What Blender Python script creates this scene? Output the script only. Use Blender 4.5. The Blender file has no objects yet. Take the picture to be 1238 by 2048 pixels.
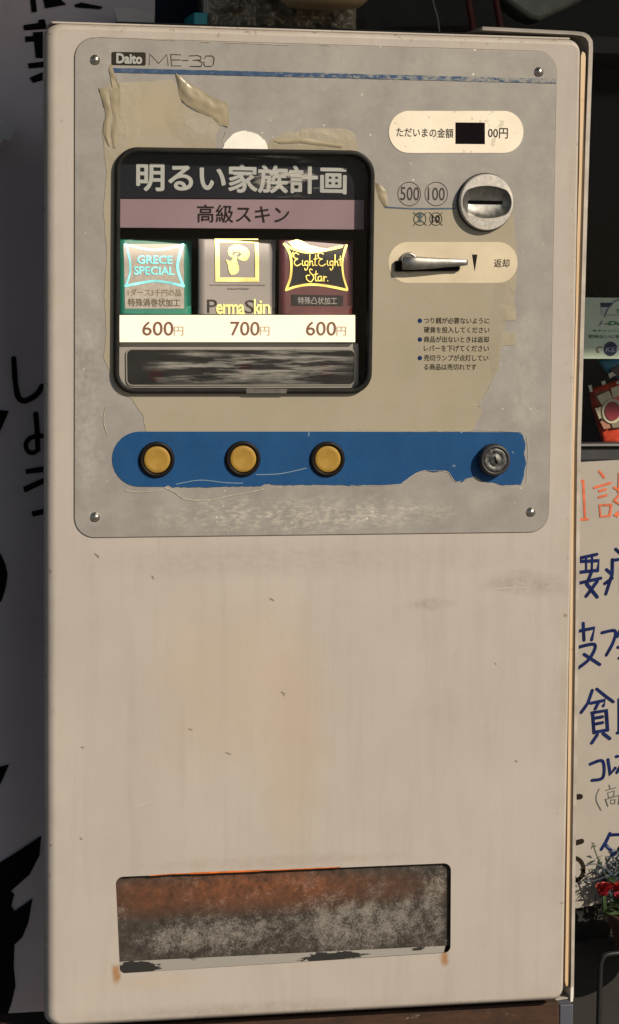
import bpy, bmesh, math, random
from mathutils import Vector, Matrix, Euler, noise as mnoise
random.seed(7)
SC = bpy.context.scene
COL = SC.collection

# ------------------------------------------------------------------ camera
PW, PH, FOC = 1238.0, 2048.0, 5000.0
CAM_LOC = Vector((-.41716118, -1.88968859, .18636321))
CAM_ROT = Euler((1.48245985, .00886185 * 0, -.21541012), 'XYZ')
RM = (Matrix.Rotation(-.21541012, 3, 'Z') @ Matrix.Rotation(1.48245985, 3, 'X') @ Matrix.Rotation(.00886185, 3, 'Z'))
cd = bpy.data.cameras.new('camera'); cam = bpy.data.objects.new('camera', cd); COL.objects.link(cam)
cam.matrix_world = Matrix.Translation(CAM_LOC) @ RM.to_4x4()
cd.sensor_fit = 'VERTICAL'; cd.sensor_height = 24; cd.lens = 24 * FOC / PH
cd.clip_start = .05; cd.clip_end = 400
SC.camera = cam

# ------------------------------------------------------------------ light
AZ, EL = math.radians(42), math.radians(31)          # to the right of the machine's normal, above the horizon
SUN = Vector((math.sin(AZ) * math.cos(EL), -math.cos(AZ) * math.cos(EL), math.sin(EL)))
sd = bpy.data.lights.new('sun', 'SUN'); sd.energy = 4.8; sd.angle = math.radians(.53); sd.color = (1, .87, .70)
so = bpy.data.objects.new('sun', sd); COL.objects.link(so); so.rotation_euler = SUN.to_track_quat('Z', 'Y').to_euler()
so.location = SUN * 6
W = bpy.data.worlds.new('World'); SC.world = W; W.use_nodes = True
wt = W.node_tree; sky = wt.nodes.new('ShaderNodeTexSky'); sky.sky_type = 'NISHITA'; sky.sun_disc = False
sky.sun_elevation = EL; sky.sun_rotation = math.atan2(SUN.x, SUN.y)
bg = wt.nodes['Background']; bg.inputs[1].default_value = .055
wt.links.new(sky.outputs[0], bg.inputs[0])
vs = SC.view_settings; vs.view_transform = 'Standard'; vs.look = 'None'; vs.gamma = 1; vs.exposure = 0.0
SC.render.engine = 'CYCLES'

# ------------------------------------------------------------------ helpers
def at(px, py, y=0.0):
    d = RM @ Vector(((px - PW / 2) / FOC, -(py - PH / 2) / FOC, -1))
    return CAM_LOC + d * ((y - CAM_LOC.y) / d.y)
def xz(px, py, y=0.0):
    p = at(px, py, y); return (p.x, p.z)
def pxs(l, y=0.0): return [xz(a, b, y) for a, b in l]

def link(name, me, mat, parent=None):
    o = bpy.data.objects.new(name, me); COL.objects.link(o)
    if mat: me.materials.append(mat)
    if parent: o.parent = parent
    return o
def mesh(name, vs_, fs, mat, parent=None, smooth=False):
    me = bpy.data.meshes.new(name); me.from_pydata([tuple(v) for v in vs_], [], fs); me.update()
    if smooth:
        for p in me.polygons: p.use_smooth = True
    return link(name, me, mat, parent)
def fixn(o):
    bm = bmesh.new(); bm.from_mesh(o.data); bmesh.ops.remove_doubles(bm, verts=bm.verts, dist=1e-6)
    bmesh.ops.recalc_face_normals(bm, faces=bm.faces); bm.to_mesh(o.data); bm.free(); return o
def tag(o, label=None, cat=None, group=None, kind=None):
    if label: o['label'] = label
    if cat: o['category'] = cat
    if group: o['group'] = group
    if kind: o['kind'] = kind
    return o
def empty(name, loc, label, cat, group=None):
    o = bpy.data.objects.new(name, None); COL.objects.link(o); o.location = loc; o.empty_display_size = .05
    tag(o, label, cat, group); bpy.context.view_layer.update(); return o
def par(o, p):
    bpy.context.view_layer.update(); o.parent = p; o.matrix_parent_inverse = p.matrix_world.inverted(); return o
M90 = Matrix.Rotation(math.pi / 2, 4, 'X')
def curve_mesh(loops, extrude=0, bevel=0, bres=2):
    c = bpy.data.curves.new('c', 'CURVE'); c.dimensions = '2D'; c.fill_mode = 'BOTH'
    c.extrude = extrude; c.bevel_depth = bevel; c.bevel_resolution = bres
    if bevel: c.offset = -bevel
    for L in loops:
        s = c.splines.new('POLY'); s.points.add(len(L) - 1); s.use_cyclic_u = True
        for p, q in zip(s.points, L): p.co = (q[0], q[1], 0, 1)
    t = bpy.data.objects.new('t', c); COL.objects.link(t)
    me = bpy.data.meshes.new_from_object(t.evaluated_get(bpy.context.evaluated_depsgraph_get()))
    bpy.data.objects.remove(t); bpy.data.curves.remove(c)
    me.materials.clear(); return me
def sheet(name, loops, y, thick, mat, parent=None, bevel=0, smooth=False, bres=2):
    """flat plate whose outlines are (x, z) loops; its front is at y and its back at y + thick"""
    ex = max(thick / 2 - bevel, 0)
    me = curve_mesh(loops, ex, bevel, bres)
    me.transform(Matrix.Translation((0, y + thick / 2, 0)) @ M90)
    if smooth:
        for p in me.polygons: p.use_smooth = True
    return link(name, me, mat, parent)
def area2(L): return sum(L[i - 1][0] * L[i][1] - L[i][0] * L[i - 1][1] for i in range(len(L)))
def rquad(c4, r, n=6):
    """rounded quad from four (x,z) corners in order; r one radius or four"""
    out = []; rr = r if isinstance(r, (list, tuple)) else [r] * 4
    for i in range(4):
        p0, p1, p2 = Vector(c4[i - 1]), Vector(c4[i]), Vector(c4[(i + 1) % 4])
        a, b = (p0 - p1).normalized(), (p2 - p1).normalized()
        q = rr[i]
        for k in range(n + 1):
            t = k / n * math.pi / 2
            out.append(tuple(p1 + a * q * (1 - math.sin(t)) + b * q * (1 - math.cos(t))))
    return out
def circ(cx, cz, r, n=40, rz=None):
    return [(cx + r * math.cos(2 * math.pi * k / n), cz + (rz or r) * math.sin(2 * math.pi * k / n)) for k in range(n)]
def rough(L, step=.003, amp=.0008, seed=0, f=220, closed=True):
    """subdivide an outline and make it ragged"""
    out = []; m = len(L)
    for i in range(m if closed else m - 1):
        a, b = Vector(L[i]), Vector(L[(i + 1) % m]); n = max(1, int((b - a).length / step))
        for k in range(n):
            p = a.lerp(b, k / n)
            w = mnoise.noise_vector(Vector((p.x * f, p.y * f, seed))) + .5 * mnoise.noise_vector(Vector((p.x * f * 3, p.y * f * 3, seed + 9)))
            out.append((p.x + w.x * amp, p.y + w.y * amp))
    return out
def smoothline(P, n=5):
    P = [Vector(p) for p in P]
    if len(P) < 3: return P
    out = []
    for i in range(len(P) - 1):
        p0, p1, p2, p3 = P[max(i - 1, 0)], P[i], P[i + 1], P[min(i + 2, len(P) - 1)]
        for k in range(n):
            t = k / n
            out.append(.5 * ((2 * p1) + (p2 - p0) * t + (2 * p0 - 5 * p1 + 4 * p2 - p3) * t * t + (3 * p1 - p0 - 3 * p2 + p3) * t ** 3))
    out.append(P[-1]); return out
def ribbons(name, lines, y, mat, parent=None, dy=.00003, yf=None):
    """brush or print strokes: list of (points (x,z), width[, smooth]); every stroke one ribbon with round ends"""
    V, F = [], []
    for j, s in enumerate(lines):
        P, w = s[0], s[1]
        P = smoothline(P, 6) if (len(s) < 3 or s[2]) else [Vector(p) for p in P]
        closed = (Vector(P[0]) - Vector(P[-1])).length < 1e-7 and len(P) > 3
        if closed: P = P[:-1]
        yy = y - j * dy; base = len(V); L = []
        n = len(P)
        for i, p in enumerate(P):
            if closed: a, b = P[i - 1], P[(i + 1) % n]
            else: a, b = P[max(i - 1, 0)], P[min(i + 1, n - 1)]
            t = (b - a); t = t.normalized() if t.length > 1e-9 else Vector((1, 0)); nn = Vector((-t.y, t.x)); m = 1
            if 0 < i < n - 1:
                u = (p - a); u = u.normalized() if u.length > 1e-9 else t
                m = min(1.5, 1 / max(.5, abs(u.dot(t))))
            ww = w * (1 + .1 * mnoise.noise(Vector((p.x * 90, p.y * 90, j)))) / 2 * m
            L.append((p + nn * ww, p - nn * ww))
        for l, r in L: V += [(l.x, yy, l.y), (r.x, yy, r.y)]
        for i in range(n if closed else n - 1):
            k = (i + 1) % n
            F.append((base + 2 * i, base + 2 * i + 1, base + 2 * k + 1, base + 2 * k))
        if not closed:
            for e, s_ in ((0, -1), (n - 1, 1)):
                t = (P[1] - P[0]) if e == 0 else (P[-1] - P[-2]); t = t.normalized() * s_ if t.length > 1e-9 else Vector((s_, 0))
                l, r = L[e]; c = (l + r) / 2; rad = (l - r) / 2
                b2 = len(V); arc = []
                for k in range(1, 5):
                    an = math.pi * k / 5; q = c + rad * math.cos(an) + t * rad.length * math.sin(an)
                    V.append((q.x, yy, q.y)); arc.append(b2 + k - 1)
                F.append((base + 2 * e, *arc, base + 2 * e + 1))
    o = mesh(name, V, F, mat, parent)
    for p in o.data.polygons:
        if p.normal.y > 0: p.flip()
    if yf:
        for v in o.data.vertices: v.co.y += yf(v.co.x, v.co.z)
    return o
def text(name, s, box, y, mat, parent=None, bold=0, res=3, yf=None, shear=0, lsp=1, warp=None):
    """lettering fitted into a (x0, z_top, x1, z_bottom) box on a plane facing the viewer; bold thickens the strokes (in ems)"""
    c = bpy.data.curves.new('f', 'FONT'); c.body = s; c.resolution_u = res; c.shear = shear; c.space_character = lsp
    t = bpy.data.objects.new('t', c); COL.objects.link(t)
    me = bpy.data.meshes.new_from_object(t.evaluated_get(bpy.context.evaluated_depsgraph_get()))
    bpy.data.objects.remove(t); bpy.data.curves.remove(c)
    P = [v.co.copy() for v in me.vertices]; FS = [tuple(p.vertices) for p in me.polygons]
    bpy.data.meshes.remove(me)
    a, b, p, q = min(v.x for v in P), max(v.x for v in P), min(v.y for v in P), max(v.y for v in P)
    x0, z1, x1, z0 = box
    k = max(bold, 0); sx, sz = (x1 - x0) / (b - a + 2 * k), (z1 - z0) / (q - p + 2 * k)
    sh = [(0, 0)] + ([(k * math.cos(n * math.pi / 4), k * math.sin(n * math.pi / 4)) for n in range(8)] if k else [])
    V, F = [], []
    for m, (ox, oz) in enumerate(sh):
        n0_ = len(V)
        for v in P:
            xx, zz = x0 + (v.x - a + k + ox) * sx, z0 + (v.y - p + k + oz) * sz
            V.append((xx, y - m * .000006 + (yf(xx, zz) if yf else 0), zz))
        F += [tuple(n0_ + r for r in f) for f in FS]
    o = mesh(name, V, F, mat, parent)
    for pl in o.data.polygons:
        if pl.normal.y > 0: pl.flip()
    return o
def pbox(x0, y0, x1, y1, y=0):
    """pixel box on the panel -> (x0, ztop, x1, zbottom), averaged so that the lettering stays square"""
    a, b, c, d = at(x0, y0, y), at(x1, y0, y), at(x1, y1, y), at(x0, y1, y)
    return ((a.x + d.x) / 2, (a.z + b.z) / 2, (b.x + c.x) / 2, (c.z + d.z) / 2)
def lathe(name, prof, c, mat, parent=None, n=40, axis='y', smooth=True):
    """profile (radius, depth) turned about an axis through c"""
    V, F = [], []
    for r, h in prof:
        for k in range(n):
            a = 2 * math.pi * k / n
            if axis == 'y': V.append((c[0] + r * math.cos(a), c[1] + h, c[2] + r * math.sin(a)))
            else: V.append((c[0] + r * math.cos(a), c[1] + r * math.sin(a), c[2] + h))
    m = len(prof)
    for i in range(m - 1):
        for k in range(n):
            F.append((i * n + k, i * n + (k + 1) % n, (i + 1) * n + (k + 1) % n, (i + 1) * n + k))
    if prof[0][0] > 1e-6: F.append(tuple(range(n)))
    if prof[-1][0] > 1e-6: F.append(tuple((m - 1) * n + k for k in range(n)))
    o = mesh(name, V, F, mat, parent, smooth); fixn(o)
    if smooth:
        for p in o.data.polygons: p.use_smooth = len(p.vertices) < 8
    return o
def box(name, x0, x1, y0, y1, z0, z1, mat, parent=None, bev=0):
    bm = bmesh.new(); bmesh.ops.create_cube(bm, size=1)
    for v in bm.verts: v.co = Vector(((x0 + x1) / 2 + v.co.x * (x1 - x0), (y0 + y1) / 2 + v.co.y * (y1 - y0), (z0 + z1) / 2 + v.co.z * (z1 - z0)))
    if bev: bmesh.ops.bevel(bm, geom=bm.edges[:], offset=bev, segments=2, affect='EDGES', profile=.5)
    me = bpy.data.meshes.new(name); bm.to_mesh(me); bm.free(); return link(name, me, mat, parent)

# ------------------------------------------------------------------ materials
class NT:
    def __init__(s, name):
        s.m = bpy.data.materials.new(name); s.m.use_nodes = True; s.t = s.m.node_tree; s.b = s.t.nodes['Principled BSDF']
        s.tc = s.t.nodes.new('ShaderNodeTexCoord')
    def n(s, ty, **kw):
        x = s.t.nodes.new(ty)
        for k, v in kw.items(): setattr(x, k, v)
        return x
    def l(s, a, b): s.t.links.new(a, b)
    def vec(s, sc=(1, 1, 1), loc=(0, 0, 0)):
        m = s.n('ShaderNodeMapping'); m.inputs['Scale'].default_value = sc; m.inputs['Location'].default_value = loc
        s.l(s.tc.outputs['Object'], m.inputs[0]); return m.outputs[0]
    def noise(s, scale, detail=4, rough=.55, sc=(1, 1, 1), loc=(0, 0, 0), dist=0):
        x = s.n('ShaderNodeTexNoise'); x.inputs['Scale'].default_value = scale; x.inputs['Detail'].default_value = detail
        x.inputs['Roughness'].default_value = rough; x.inputs['Distortion'].default_value = dist
        s.l(s.vec(sc, loc), x.inputs['Vector']); return x.outputs['Fac']
    def ramp(s, f, a, b, lo=0., hi=1.):
        r = s.n('ShaderNodeMapRange'); r.inputs[1].default_value = a; r.inputs[2].default_value = b
        r.inputs[3].default_value = lo; r.inputs[4].default_value = hi; s.l(f, r.inputs[0]); return r.outputs[0]
    def mix(s, f, a, b, mode='MIX'):
        x = s.n('ShaderNodeMix', data_type='RGBA', blend_type=mode)
        for i, v in ((0, f), (6, a), (7, b)):
            if hasattr(v, 'links') or hasattr(v, 'is_output'): s.l(v, x.inputs[i])
            elif i == 0: x.inputs[0].default_value = v
            else: x.inputs[i].default_value = (*v, 1)
        return x.outputs[2]
    def math(s, op, a, b=None):
        x = s.n('ShaderNodeMath', operation=op)
        for i, v in ((0, a), (1, b)):
            if v is None: continue
            if isinstance(v, (int, float)): x.inputs[i].default_value = v
            else: s.l(v, x.inputs[i])
        return x.outputs[0]
    def xyz(s):
        x = s.n('ShaderNodeSeparateXYZ'); s.l(s.tc.outputs['Object'], x.inputs[0]); return x.outputs
    def blob(s, cx, cz, rx, rz, seed=0, wob=.6, f=25):
        """soft stain with an irregular outline, 1 in the middle and 0 outside"""
        x = s.xyz()
        dx = s.math('DIVIDE', s.math('SUBTRACT', x[0], cx), rx); dz = s.math('DIVIDE', s.math('SUBTRACT', x[2], cz), rz)
        d = s.math('SQRT', s.math('ADD', s.math('MULTIPLY', dx, dx), s.math('MULTIPLY', dz, dz)))
        d = s.math('ADD', d, s.math('MULTIPLY', s.math('SUBTRACT', s.noise(f, 5, .6, loc=(seed, seed, 0)), .5), wob * 2))
        return s.ramp(d, 1.0, .35)
    def bump(s, h, strength=.3, dist=.001):
        b = s.n('ShaderNodeBump'); b.inputs['Strength'].default_value = strength; b.inputs['Distance'].default_value = dist
        s.l(h, b.inputs['Height']); s.l(b.outputs[0], s.b.inputs['Normal'])
    def fin(s, col=None, rough=None, metal=0, spec=None):
        if col is not None:
            if isinstance(col, tuple): s.b.inputs['Base Color'].default_value = (*col, 1)
            else: s.l(col, s.b.inputs['Base Color'])
        if rough is not None:
            if isinstance(rough, (int, float)): s.b.inputs['Roughness'].default_value = rough
            else: s.l(rough, s.b.inputs['Roughness'])
        if isinstance(metal, (int, float)): s.b.inputs['Metallic'].default_value = metal
        else: s.l(metal, s.b.inputs['Metallic'])
        if spec is not None: s.b.inputs['Specular IOR Level'].default_value = spec
        return s.m
def simple(name, col, rough=.5, metal=0, var=.12, scale=60, spec=None, bump=0, detail=4):
    t = NT(name); n = t.noise(scale, detail)
    c = t.mix(t.ramp(n, .3, .7), tuple(x * (1 - var) for x in col), tuple(min(1, x * (1 + var)) for x in col))
    if bump: t.bump(n, bump, .0006)
    return t.fin(c, t.ramp(n, .3, .7, rough * .9, min(1, rough * 1.12)), metal, spec)

def m_paint():
    t = NT('off_white_paint')
    gr_ = t.ramp(t.noise(150, 9, .85, sc=(.7, 1, 1.3), loc=(2, 0, 2)), .36, .66)
    def grime(*a): return t.math('MULTIPLY', t.blob(*a), gr_)
    base = t.mix(t.ramp(t.noise(9, 5, .6), .3, .7), (0.401, 0.368, 0.337), (0.458, 0.415, 0.370))
    base = t.mix(t.math('MULTIPLY', t.ramp(t.noise(6, 6, .65, sc=(9, 1, .7)), .50, .76), .30), base, (0.300, 0.270, 0.242))   # rain streaks
    base = t.mix(t.math('MULTIPLY', t.ramp(t.noise(22, 5, .7, sc=(5, 1, .35), loc=(3, 0, 1)), .54, .8), .26), base, (0.265, 0.232, 0.204))
    base = t.mix(t.math('MULTIPLY', t.blob(*xz(470, 1370), .085, .085, 2), .42), base, (0.458, 0.352, 0.264))
    base = t.mix(t.math('MULTIPLY', t.blob(*xz(590, 1500), .032, .10, 5), .42), base, (0.441, 0.343, 0.238))
    base = t.mix(t.math('MULTIPLY', grime(*xz(1040, 1168), .045, .012, 8, .9), .75), base, (0.238, 0.206, 0.175))
    base = t.mix(t.math('MULTIPLY', grime(*xz(870, 1208), .02, .006, 4, .9, 60), .7), base, (0.238, 0.206, 0.175))
    base = t.mix(t.math('MULTIPLY', grime(*xz(560, 1120), .20, .017, 11, .5), .5), base, (0.273, 0.244, 0.221))
    base = t.mix(t.math('MULTIPLY', grime(*xz(480, 2020), .15, .008, 13, .35), .8), base, (0.291, 0.257, 0.230))
    base = t.mix(t.math('MULTIPLY', grime(*xz(300, 1965), .05, .009, 6, .7), .5), base, (0.492, 0.352, 0.238))
    for (px, py) in ((232, 1948), (890, 1915)):                                     # rust at the corners of the chute
        base = t.mix(t.math('MULTIPLY', t.blob(*xz(px, py), .0045, .0095, px, .8, 120), .85), base, (0.317, 0.146, 0.043))
    base = t.mix(t.math('MULTIPLY', grime(*xz(560, 1722), .13, .006, 17, .8, 50), .4), base, (0.291, 0.206, 0.145))
    sp = t.n('ShaderNodeTexVoronoi'); sp.inputs['Scale'].default_value = 46; t.l(t.vec((1, 1, .8)), sp.inputs['Vector'])
    base = t.mix(t.math('MULTIPLY', t.ramp(sp.outputs['Distance'], .05, .025), t.ramp(t.noise(30, 2), .62, .68)), base, (0.176, 0.142, 0.111))
    x = t.xyz()
    ed = t.math('MAXIMUM', t.ramp(t.math('ABSOLUTE', x[0]), .190, .209), t.ramp(t.math('ABSOLUTE', x[2]), .366, .383))
    chip = t.math('MULTIPLY', t.ramp(t.math('ADD', t.noise(120, 8, .75, loc=(4, 2, 7)), t.math('MULTIPLY', ed, .07)), .665, .70), ed)
    base = t.mix(t.math('MULTIPLY', chip, .8), base, (0.167, 0.100, 0.056))
    base = t.mix(t.math('MULTIPLY', t.math('MULTIPLY', ed, t.ramp(t.noise(35, 6, .7, loc=(1, 1, 9)), .42, .66)), .32), base, (0.302, 0.242, 0.178))
    base = t.mix(t.math('MULTIPLY', t.ramp(t.noise(160, 7, .8, loc=(8, 0, 2)), .63, .70), .35), base, (0.281, 0.242, 0.198))
    base = t.mix(t.math('MULTIPLY', t.ramp(t.noise(40, 8, .8, sc=(1.6, 1, .5), loc=(5, 0, 6)), .54, .74), .22), base, (0.334, 0.283, 0.226))
    g = t.noise(900, 2, .5)
    base = t.mix(t.ramp(g, .35, .65, 0, .10), base, (0.265, 0.232, 0.204))
    t.bump(t.math('ADD', t.math('MULTIPLY', t.noise(7, 2), 1.0), t.math('MULTIPLY', t.noise(420, 3), .02)), .4, .004)
    return t.fin(base, t.ramp(t.noise(14, 5), .3, .7, .42, .6), 0, .4)
def m_plate():
    t = NT('worn_aluminium')
    base = t.mix(t.ramp(t.noise(24, 9, .72), .28, .74), (0.248, 0.235, 0.223), (0.366, 0.348, 0.324))
    base = t.mix(t.math('MULTIPLY', t.ramp(t.noise(90, 8, .8, loc=(2, 0, 5)), .55, .75), .35), base, (0.411, 0.392, 0.345))
    base = t.mix(t.math('MULTIPLY', t.ramp(t.noise(45, 6, .75, loc=(7, 0, 3)), .56, .78), .35), base, (0.186, 0.176, 0.164))
    # white oxide on the lowest strip
    b = t.math('MULTIPLY', t.blob(*xz(600, 1030), .15, .016, 3, .6, 40), t.ramp(t.noise(120, 7, .8, sc=(1, 1, 2.6)), .47, .62))
    base = t.mix(t.math('MULTIPLY', b, .85), base, (0.569, 0.523, 0.447))
    b = t.math('MULTIPLY', t.blob(*xz(175, 800), .018, .12, 9, .7, 40), t.ramp(t.noise(70, 6, .75), .42, .62))
    base = t.mix(t.math('MULTIPLY', b, .7), base, (0.443, 0.432, 0.397))
    b = t.math('MULTIPLY', t.blob(*xz(1050, 760), .016, .09, 4, .7, 40), t.ramp(t.noise(60, 6, .75), .4, .6))
    base = t.mix(t.math('MULTIPLY', b, .75), base, (0.395, 0.379, 0.345))
    sp = t.n('ShaderNodeTexVoronoi'); sp.inputs['Scale'].default_value = 150; t.l(t.vec(), sp.inputs['Vector'])
    base = t.mix(t.math('MULTIPLY', t.ramp(sp.outputs['Distance'], .16, .08), t.ramp(t.noise(38, 2, .5), .58, .62)), base, (0.672, 0.653, 0.591))
    g = t.noise(1100, 2, .5); base = t.mix(t.ramp(g, .35, .65, 0, .14), base, (0.174, 0.163, 0.148))
    t.bump(t.math('ADD', t.noise(35, 4), t.math('MULTIPLY', t.noise(300, 4), .15)), .12, .001)
    return t.fin(base, t.ramp(t.noise(50, 5), .3, .7, .40, .62), .25, .4)
def m_film():
    t = NT('beige_film')
    base = t.mix(t.ramp(t.noise(12, 5, .6), .3, .7), (0.317, 0.283, 0.205), (0.375, 0.332, 0.251))
    base = t.mix(t.math('MULTIPLY', t.blob(*xz(320, 225), .03, .02, 2, .5), .45), base, (0.428, 0.345, 0.238))
    base = t.mix(t.math('MULTIPLY', t.blob(*xz(400, 250), .02, .016, 5, .5), .4), base, (0.387, 0.388, 0.342))
    base = t.mix(t.ramp(t.noise(1000, 2), .35, .65, 0, .12), base, (0.206, 0.182, 0.132))
    mk = t.math('MAXIMUM', t.math('MAXIMUM', t.blob(*xz(400, 235), .03, .025, 1, .5), t.blob(*xz(225, 225), .02, .05, 3, .5)), t.math('MAXIMUM', t.blob(*xz(620, 278), .05, .012, 4, .5), t.blob(*xz(1015, 700), .016, .08, 6, .5)))
    t.bump(t.math('ADD', t.math('MULTIPLY', t.math('MULTIPLY', t.noise(42, 3, .5, dist=.8), mk), 1.5), t.math('MULTIPLY', t.noise(500, 3), .05)), .7, .0014)
    return t.fin(base, t.ramp(t.noise(30, 4), .3, .7, .24, .42), 0, .5)
def m_flap():
    t = NT('corroded_steel')
    f1 = t.noise(850, 5, .8); f2 = t.noise(120, 7, .75, loc=(3, 1, 2)); f3 = t.noise(28, 6, .7, loc=(1, 2, 5))
    base = t.mix(t.ramp(f2, .34, .68), (.026, .021, .017), (.070, .059, .049))
    rust = t.blob(*xz(470, 1788), .19, .021, 3, .35, 18)
    base = t.mix(t.math('MULTIPLY', rust, t.ramp(f2, .34, .62, .35, .8)), base, (.15, .052, .020))
    hot = t.math('MULTIPLY', t.blob(*xz(500, 1772), .10, .016, 7, .6, 30), t.ramp(f2, .40, .62))
    base = t.mix(t.math('MULTIPLY', hot, .5), base, (.26, .085, .03))
    pale = t.math('MAXIMUM', t.blob(*xz(420, 1872), .075, .020, 1, .7, 30), t.blob(*xz(710, 1850), .095, .030, 6, .7, 30))
    pale = t.math('MAXIMUM', pale, t.math('MULTIPLY', t.ramp(f3, .50, .70), .8))
    pale = t.math('MAXIMUM', pale, t.math('MULTIPLY', t.blob(*xz(870, 1800), .016, .05, 9, .6, 40), .8))

    k = t.ramp(t.math('ADD', t.math('ADD', t.math('MULTIPLY', f1, .6), t.math('MULTIPLY', f2, .4)), t.math('MULTIPLY', pale, .15)), .565, .74)
    base = t.mix(t.math('MULTIPLY', k, .8), base, (.30, .28, .25))
    t.bump(f2, .3, .0006)
    return t.fin(base, .6, .15, .3)
def m_chrome():
    t = NT('tarnished_chrome')
    f = t.ramp(t.math('ADD', t.noise(55, 6, .65, sc=(.55, 1, 3), loc=(.12, 0, .3)), t.math('MULTIPLY', t.math('MAXIMUM', t.blob(*xz(272, 1941), .022, .008, 3, .5, 90), t.blob(*xz(665, 1915), .026, .0045, 5, .7, 90)), .3)), .58, .61)
    base = t.mix(f, (.33, .31, .28), (.006, .005, .004))
    return t.fin(base, t.ramp(f, 0, 1, .3, .8), t.ramp(f, 0, 1, .35, 0.))
def m_blue():
    t = NT('blue_vinyl')
    base = t.mix(t.ramp(t.noise(25, 6, .7), .3, .7), (.004, .048, .155), (.007, .068, .205))
    base = t.mix(t.ramp(t.noise(900, 3, .7), .40, .72, 0, .35), base, (.03, .11, .22))
    return t.fin(base, t.ramp(t.noise(60, 4), .3, .7, .42, .6), 0, .2)
def m_stripe():
    t = NT('worn_blue_stripe')
    x = t.xyz()
    far = t.ramp(x[0], -.09, .16)
    w = t.ramp(t.math('SUBTRACT', t.noise(170, 8, .8, sc=(1, 1, 2.4)), t.math('MULTIPLY', far, -.16)), .56, .68)
    base = t.mix(w, t.mix(t.ramp(t.noise(150, 5), .3, .7), (.022, .055, .13), (.045, .09, .175)), (.27, .27, .255))
    return t.fin(base, .55, 0, .25)
def m_pill():
    t = NT('cream_label')
    base = t.mix(t.ramp(t.noise(30, 5), .3, .7), (.80, .72, .58), (.90, .83, .69))
    base = t.mix(t.math('MULTIPLY', t.ramp(t.noise(220, 7, .7), .63, .66), .75), base, (.38, .33, .26))
    base = t.mix(t.math('MULTIPLY', t.math('MULTIPLY', t.ramp(t.noise(90, 6, .6, loc=(4, 0, 0)), .6, .62), t.ramp(t.xyz()[0], .08, .11)), .6), base, (.50, .46, .38))
    return t.fin(base, .35, 0, .5)
def m_glare_scuff(name, col, thr, sc=(1.2, 1, 9), scale=16, amt=.6, loc=(0, 0, 0), c=None, wid=.16):
    """matt scratches plus painted glare on a clear cover: whitish where the noise is high, clear elsewhere"""
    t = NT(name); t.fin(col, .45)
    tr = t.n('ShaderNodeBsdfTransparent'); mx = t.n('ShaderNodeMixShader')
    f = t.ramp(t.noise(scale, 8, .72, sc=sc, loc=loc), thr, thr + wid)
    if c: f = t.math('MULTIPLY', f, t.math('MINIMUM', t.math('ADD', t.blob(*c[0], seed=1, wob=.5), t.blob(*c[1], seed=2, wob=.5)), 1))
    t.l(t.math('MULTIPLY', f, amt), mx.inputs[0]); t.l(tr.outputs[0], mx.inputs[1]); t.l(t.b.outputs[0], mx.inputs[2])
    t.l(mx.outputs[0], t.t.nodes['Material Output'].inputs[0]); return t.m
def m_pane(name, ref=.06, rough=.05, tint=(1, 1, 1)):
    t = NT(name); tr = t.n('ShaderNodeBsdfTransparent'); tr.inputs[0].default_value = (*tint, 1)
    g = t.n('ShaderNodeBsdfGlossy'); g.inputs['Roughness'].default_value = rough
    mx = t.n('ShaderNodeMixShader'); mx.inputs[0].default_value = ref; t.l(tr.outputs[0], mx.inputs[1]); t.l(g.outputs[0], mx.inputs[2])
    t.l(mx.outputs[0], t.t.nodes['Material Output'].inputs[0]); return t.m
def m_price():
    t = NT('backlit_price_strip')
    base = t.mix(t.ramp(t.noise(30, 3), .3, .7), (.86, .80, .66), (.90, .86, .74)); t.fin(base, .4)
    t.b.inputs['Emission Color'].default_value = (1, .88, .62, 1); t.b.inputs['Emission Strength'].default_value = .32
    return t.m
def m_rust():
    t = NT('rusty_rail')
    base = t.mix(t.ramp(t.noise(40, 8, .75, sc=(.6, 1, 2)), .35, .65), (.018, .008, .004), (.06, .024, .010))
    base = t.mix(t.ramp(t.noise(70, 7, .8, sc=(.5, 1, 2), loc=(3, 3, 1)), .62, .70), base, (.25, .19, .14))
    t.bump(t.noise(200, 6), .5, .001); return t.fin(base, .85)
def m_edge():
    t = NT('yellowed_edge')
    base = t.mix(t.ramp(t.noise(8, 3, sc=(.2, .2, 1)), .35, .65), (.58, .40, .22), (.62, .50, .36))
    base = t.mix(t.ramp(t.noise(30, 5, .7, sc=(.2, .2, 1), loc=(0, 0, 4)), .62, .7), base, (.36, .17, .06))
    return t.fin(base, .5)
def m_banner():
    t = NT('grey_banner_cloth')
    base = t.mix(t.ramp(t.noise(6, 4), .3, .7), (0.561, 0.504, 0.538), (0.683, 0.612, 0.640))
    base = t.mix(t.math('MULTIPLY', t.ramp(t.noise(9, 3, loc=(2, 2, 2)), .55, .75), .4), base, (0.549, 0.432, 0.486))
    wv = t.n('ShaderNodeTexWave'); wv.inputs['Scale'].default_value = 900; t.l(t.vec(), wv.inputs['Vector'])
    t.bump(wv.outputs['Fac'], .12, .0004); return t.fin(base, .9, 0, .1)

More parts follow.
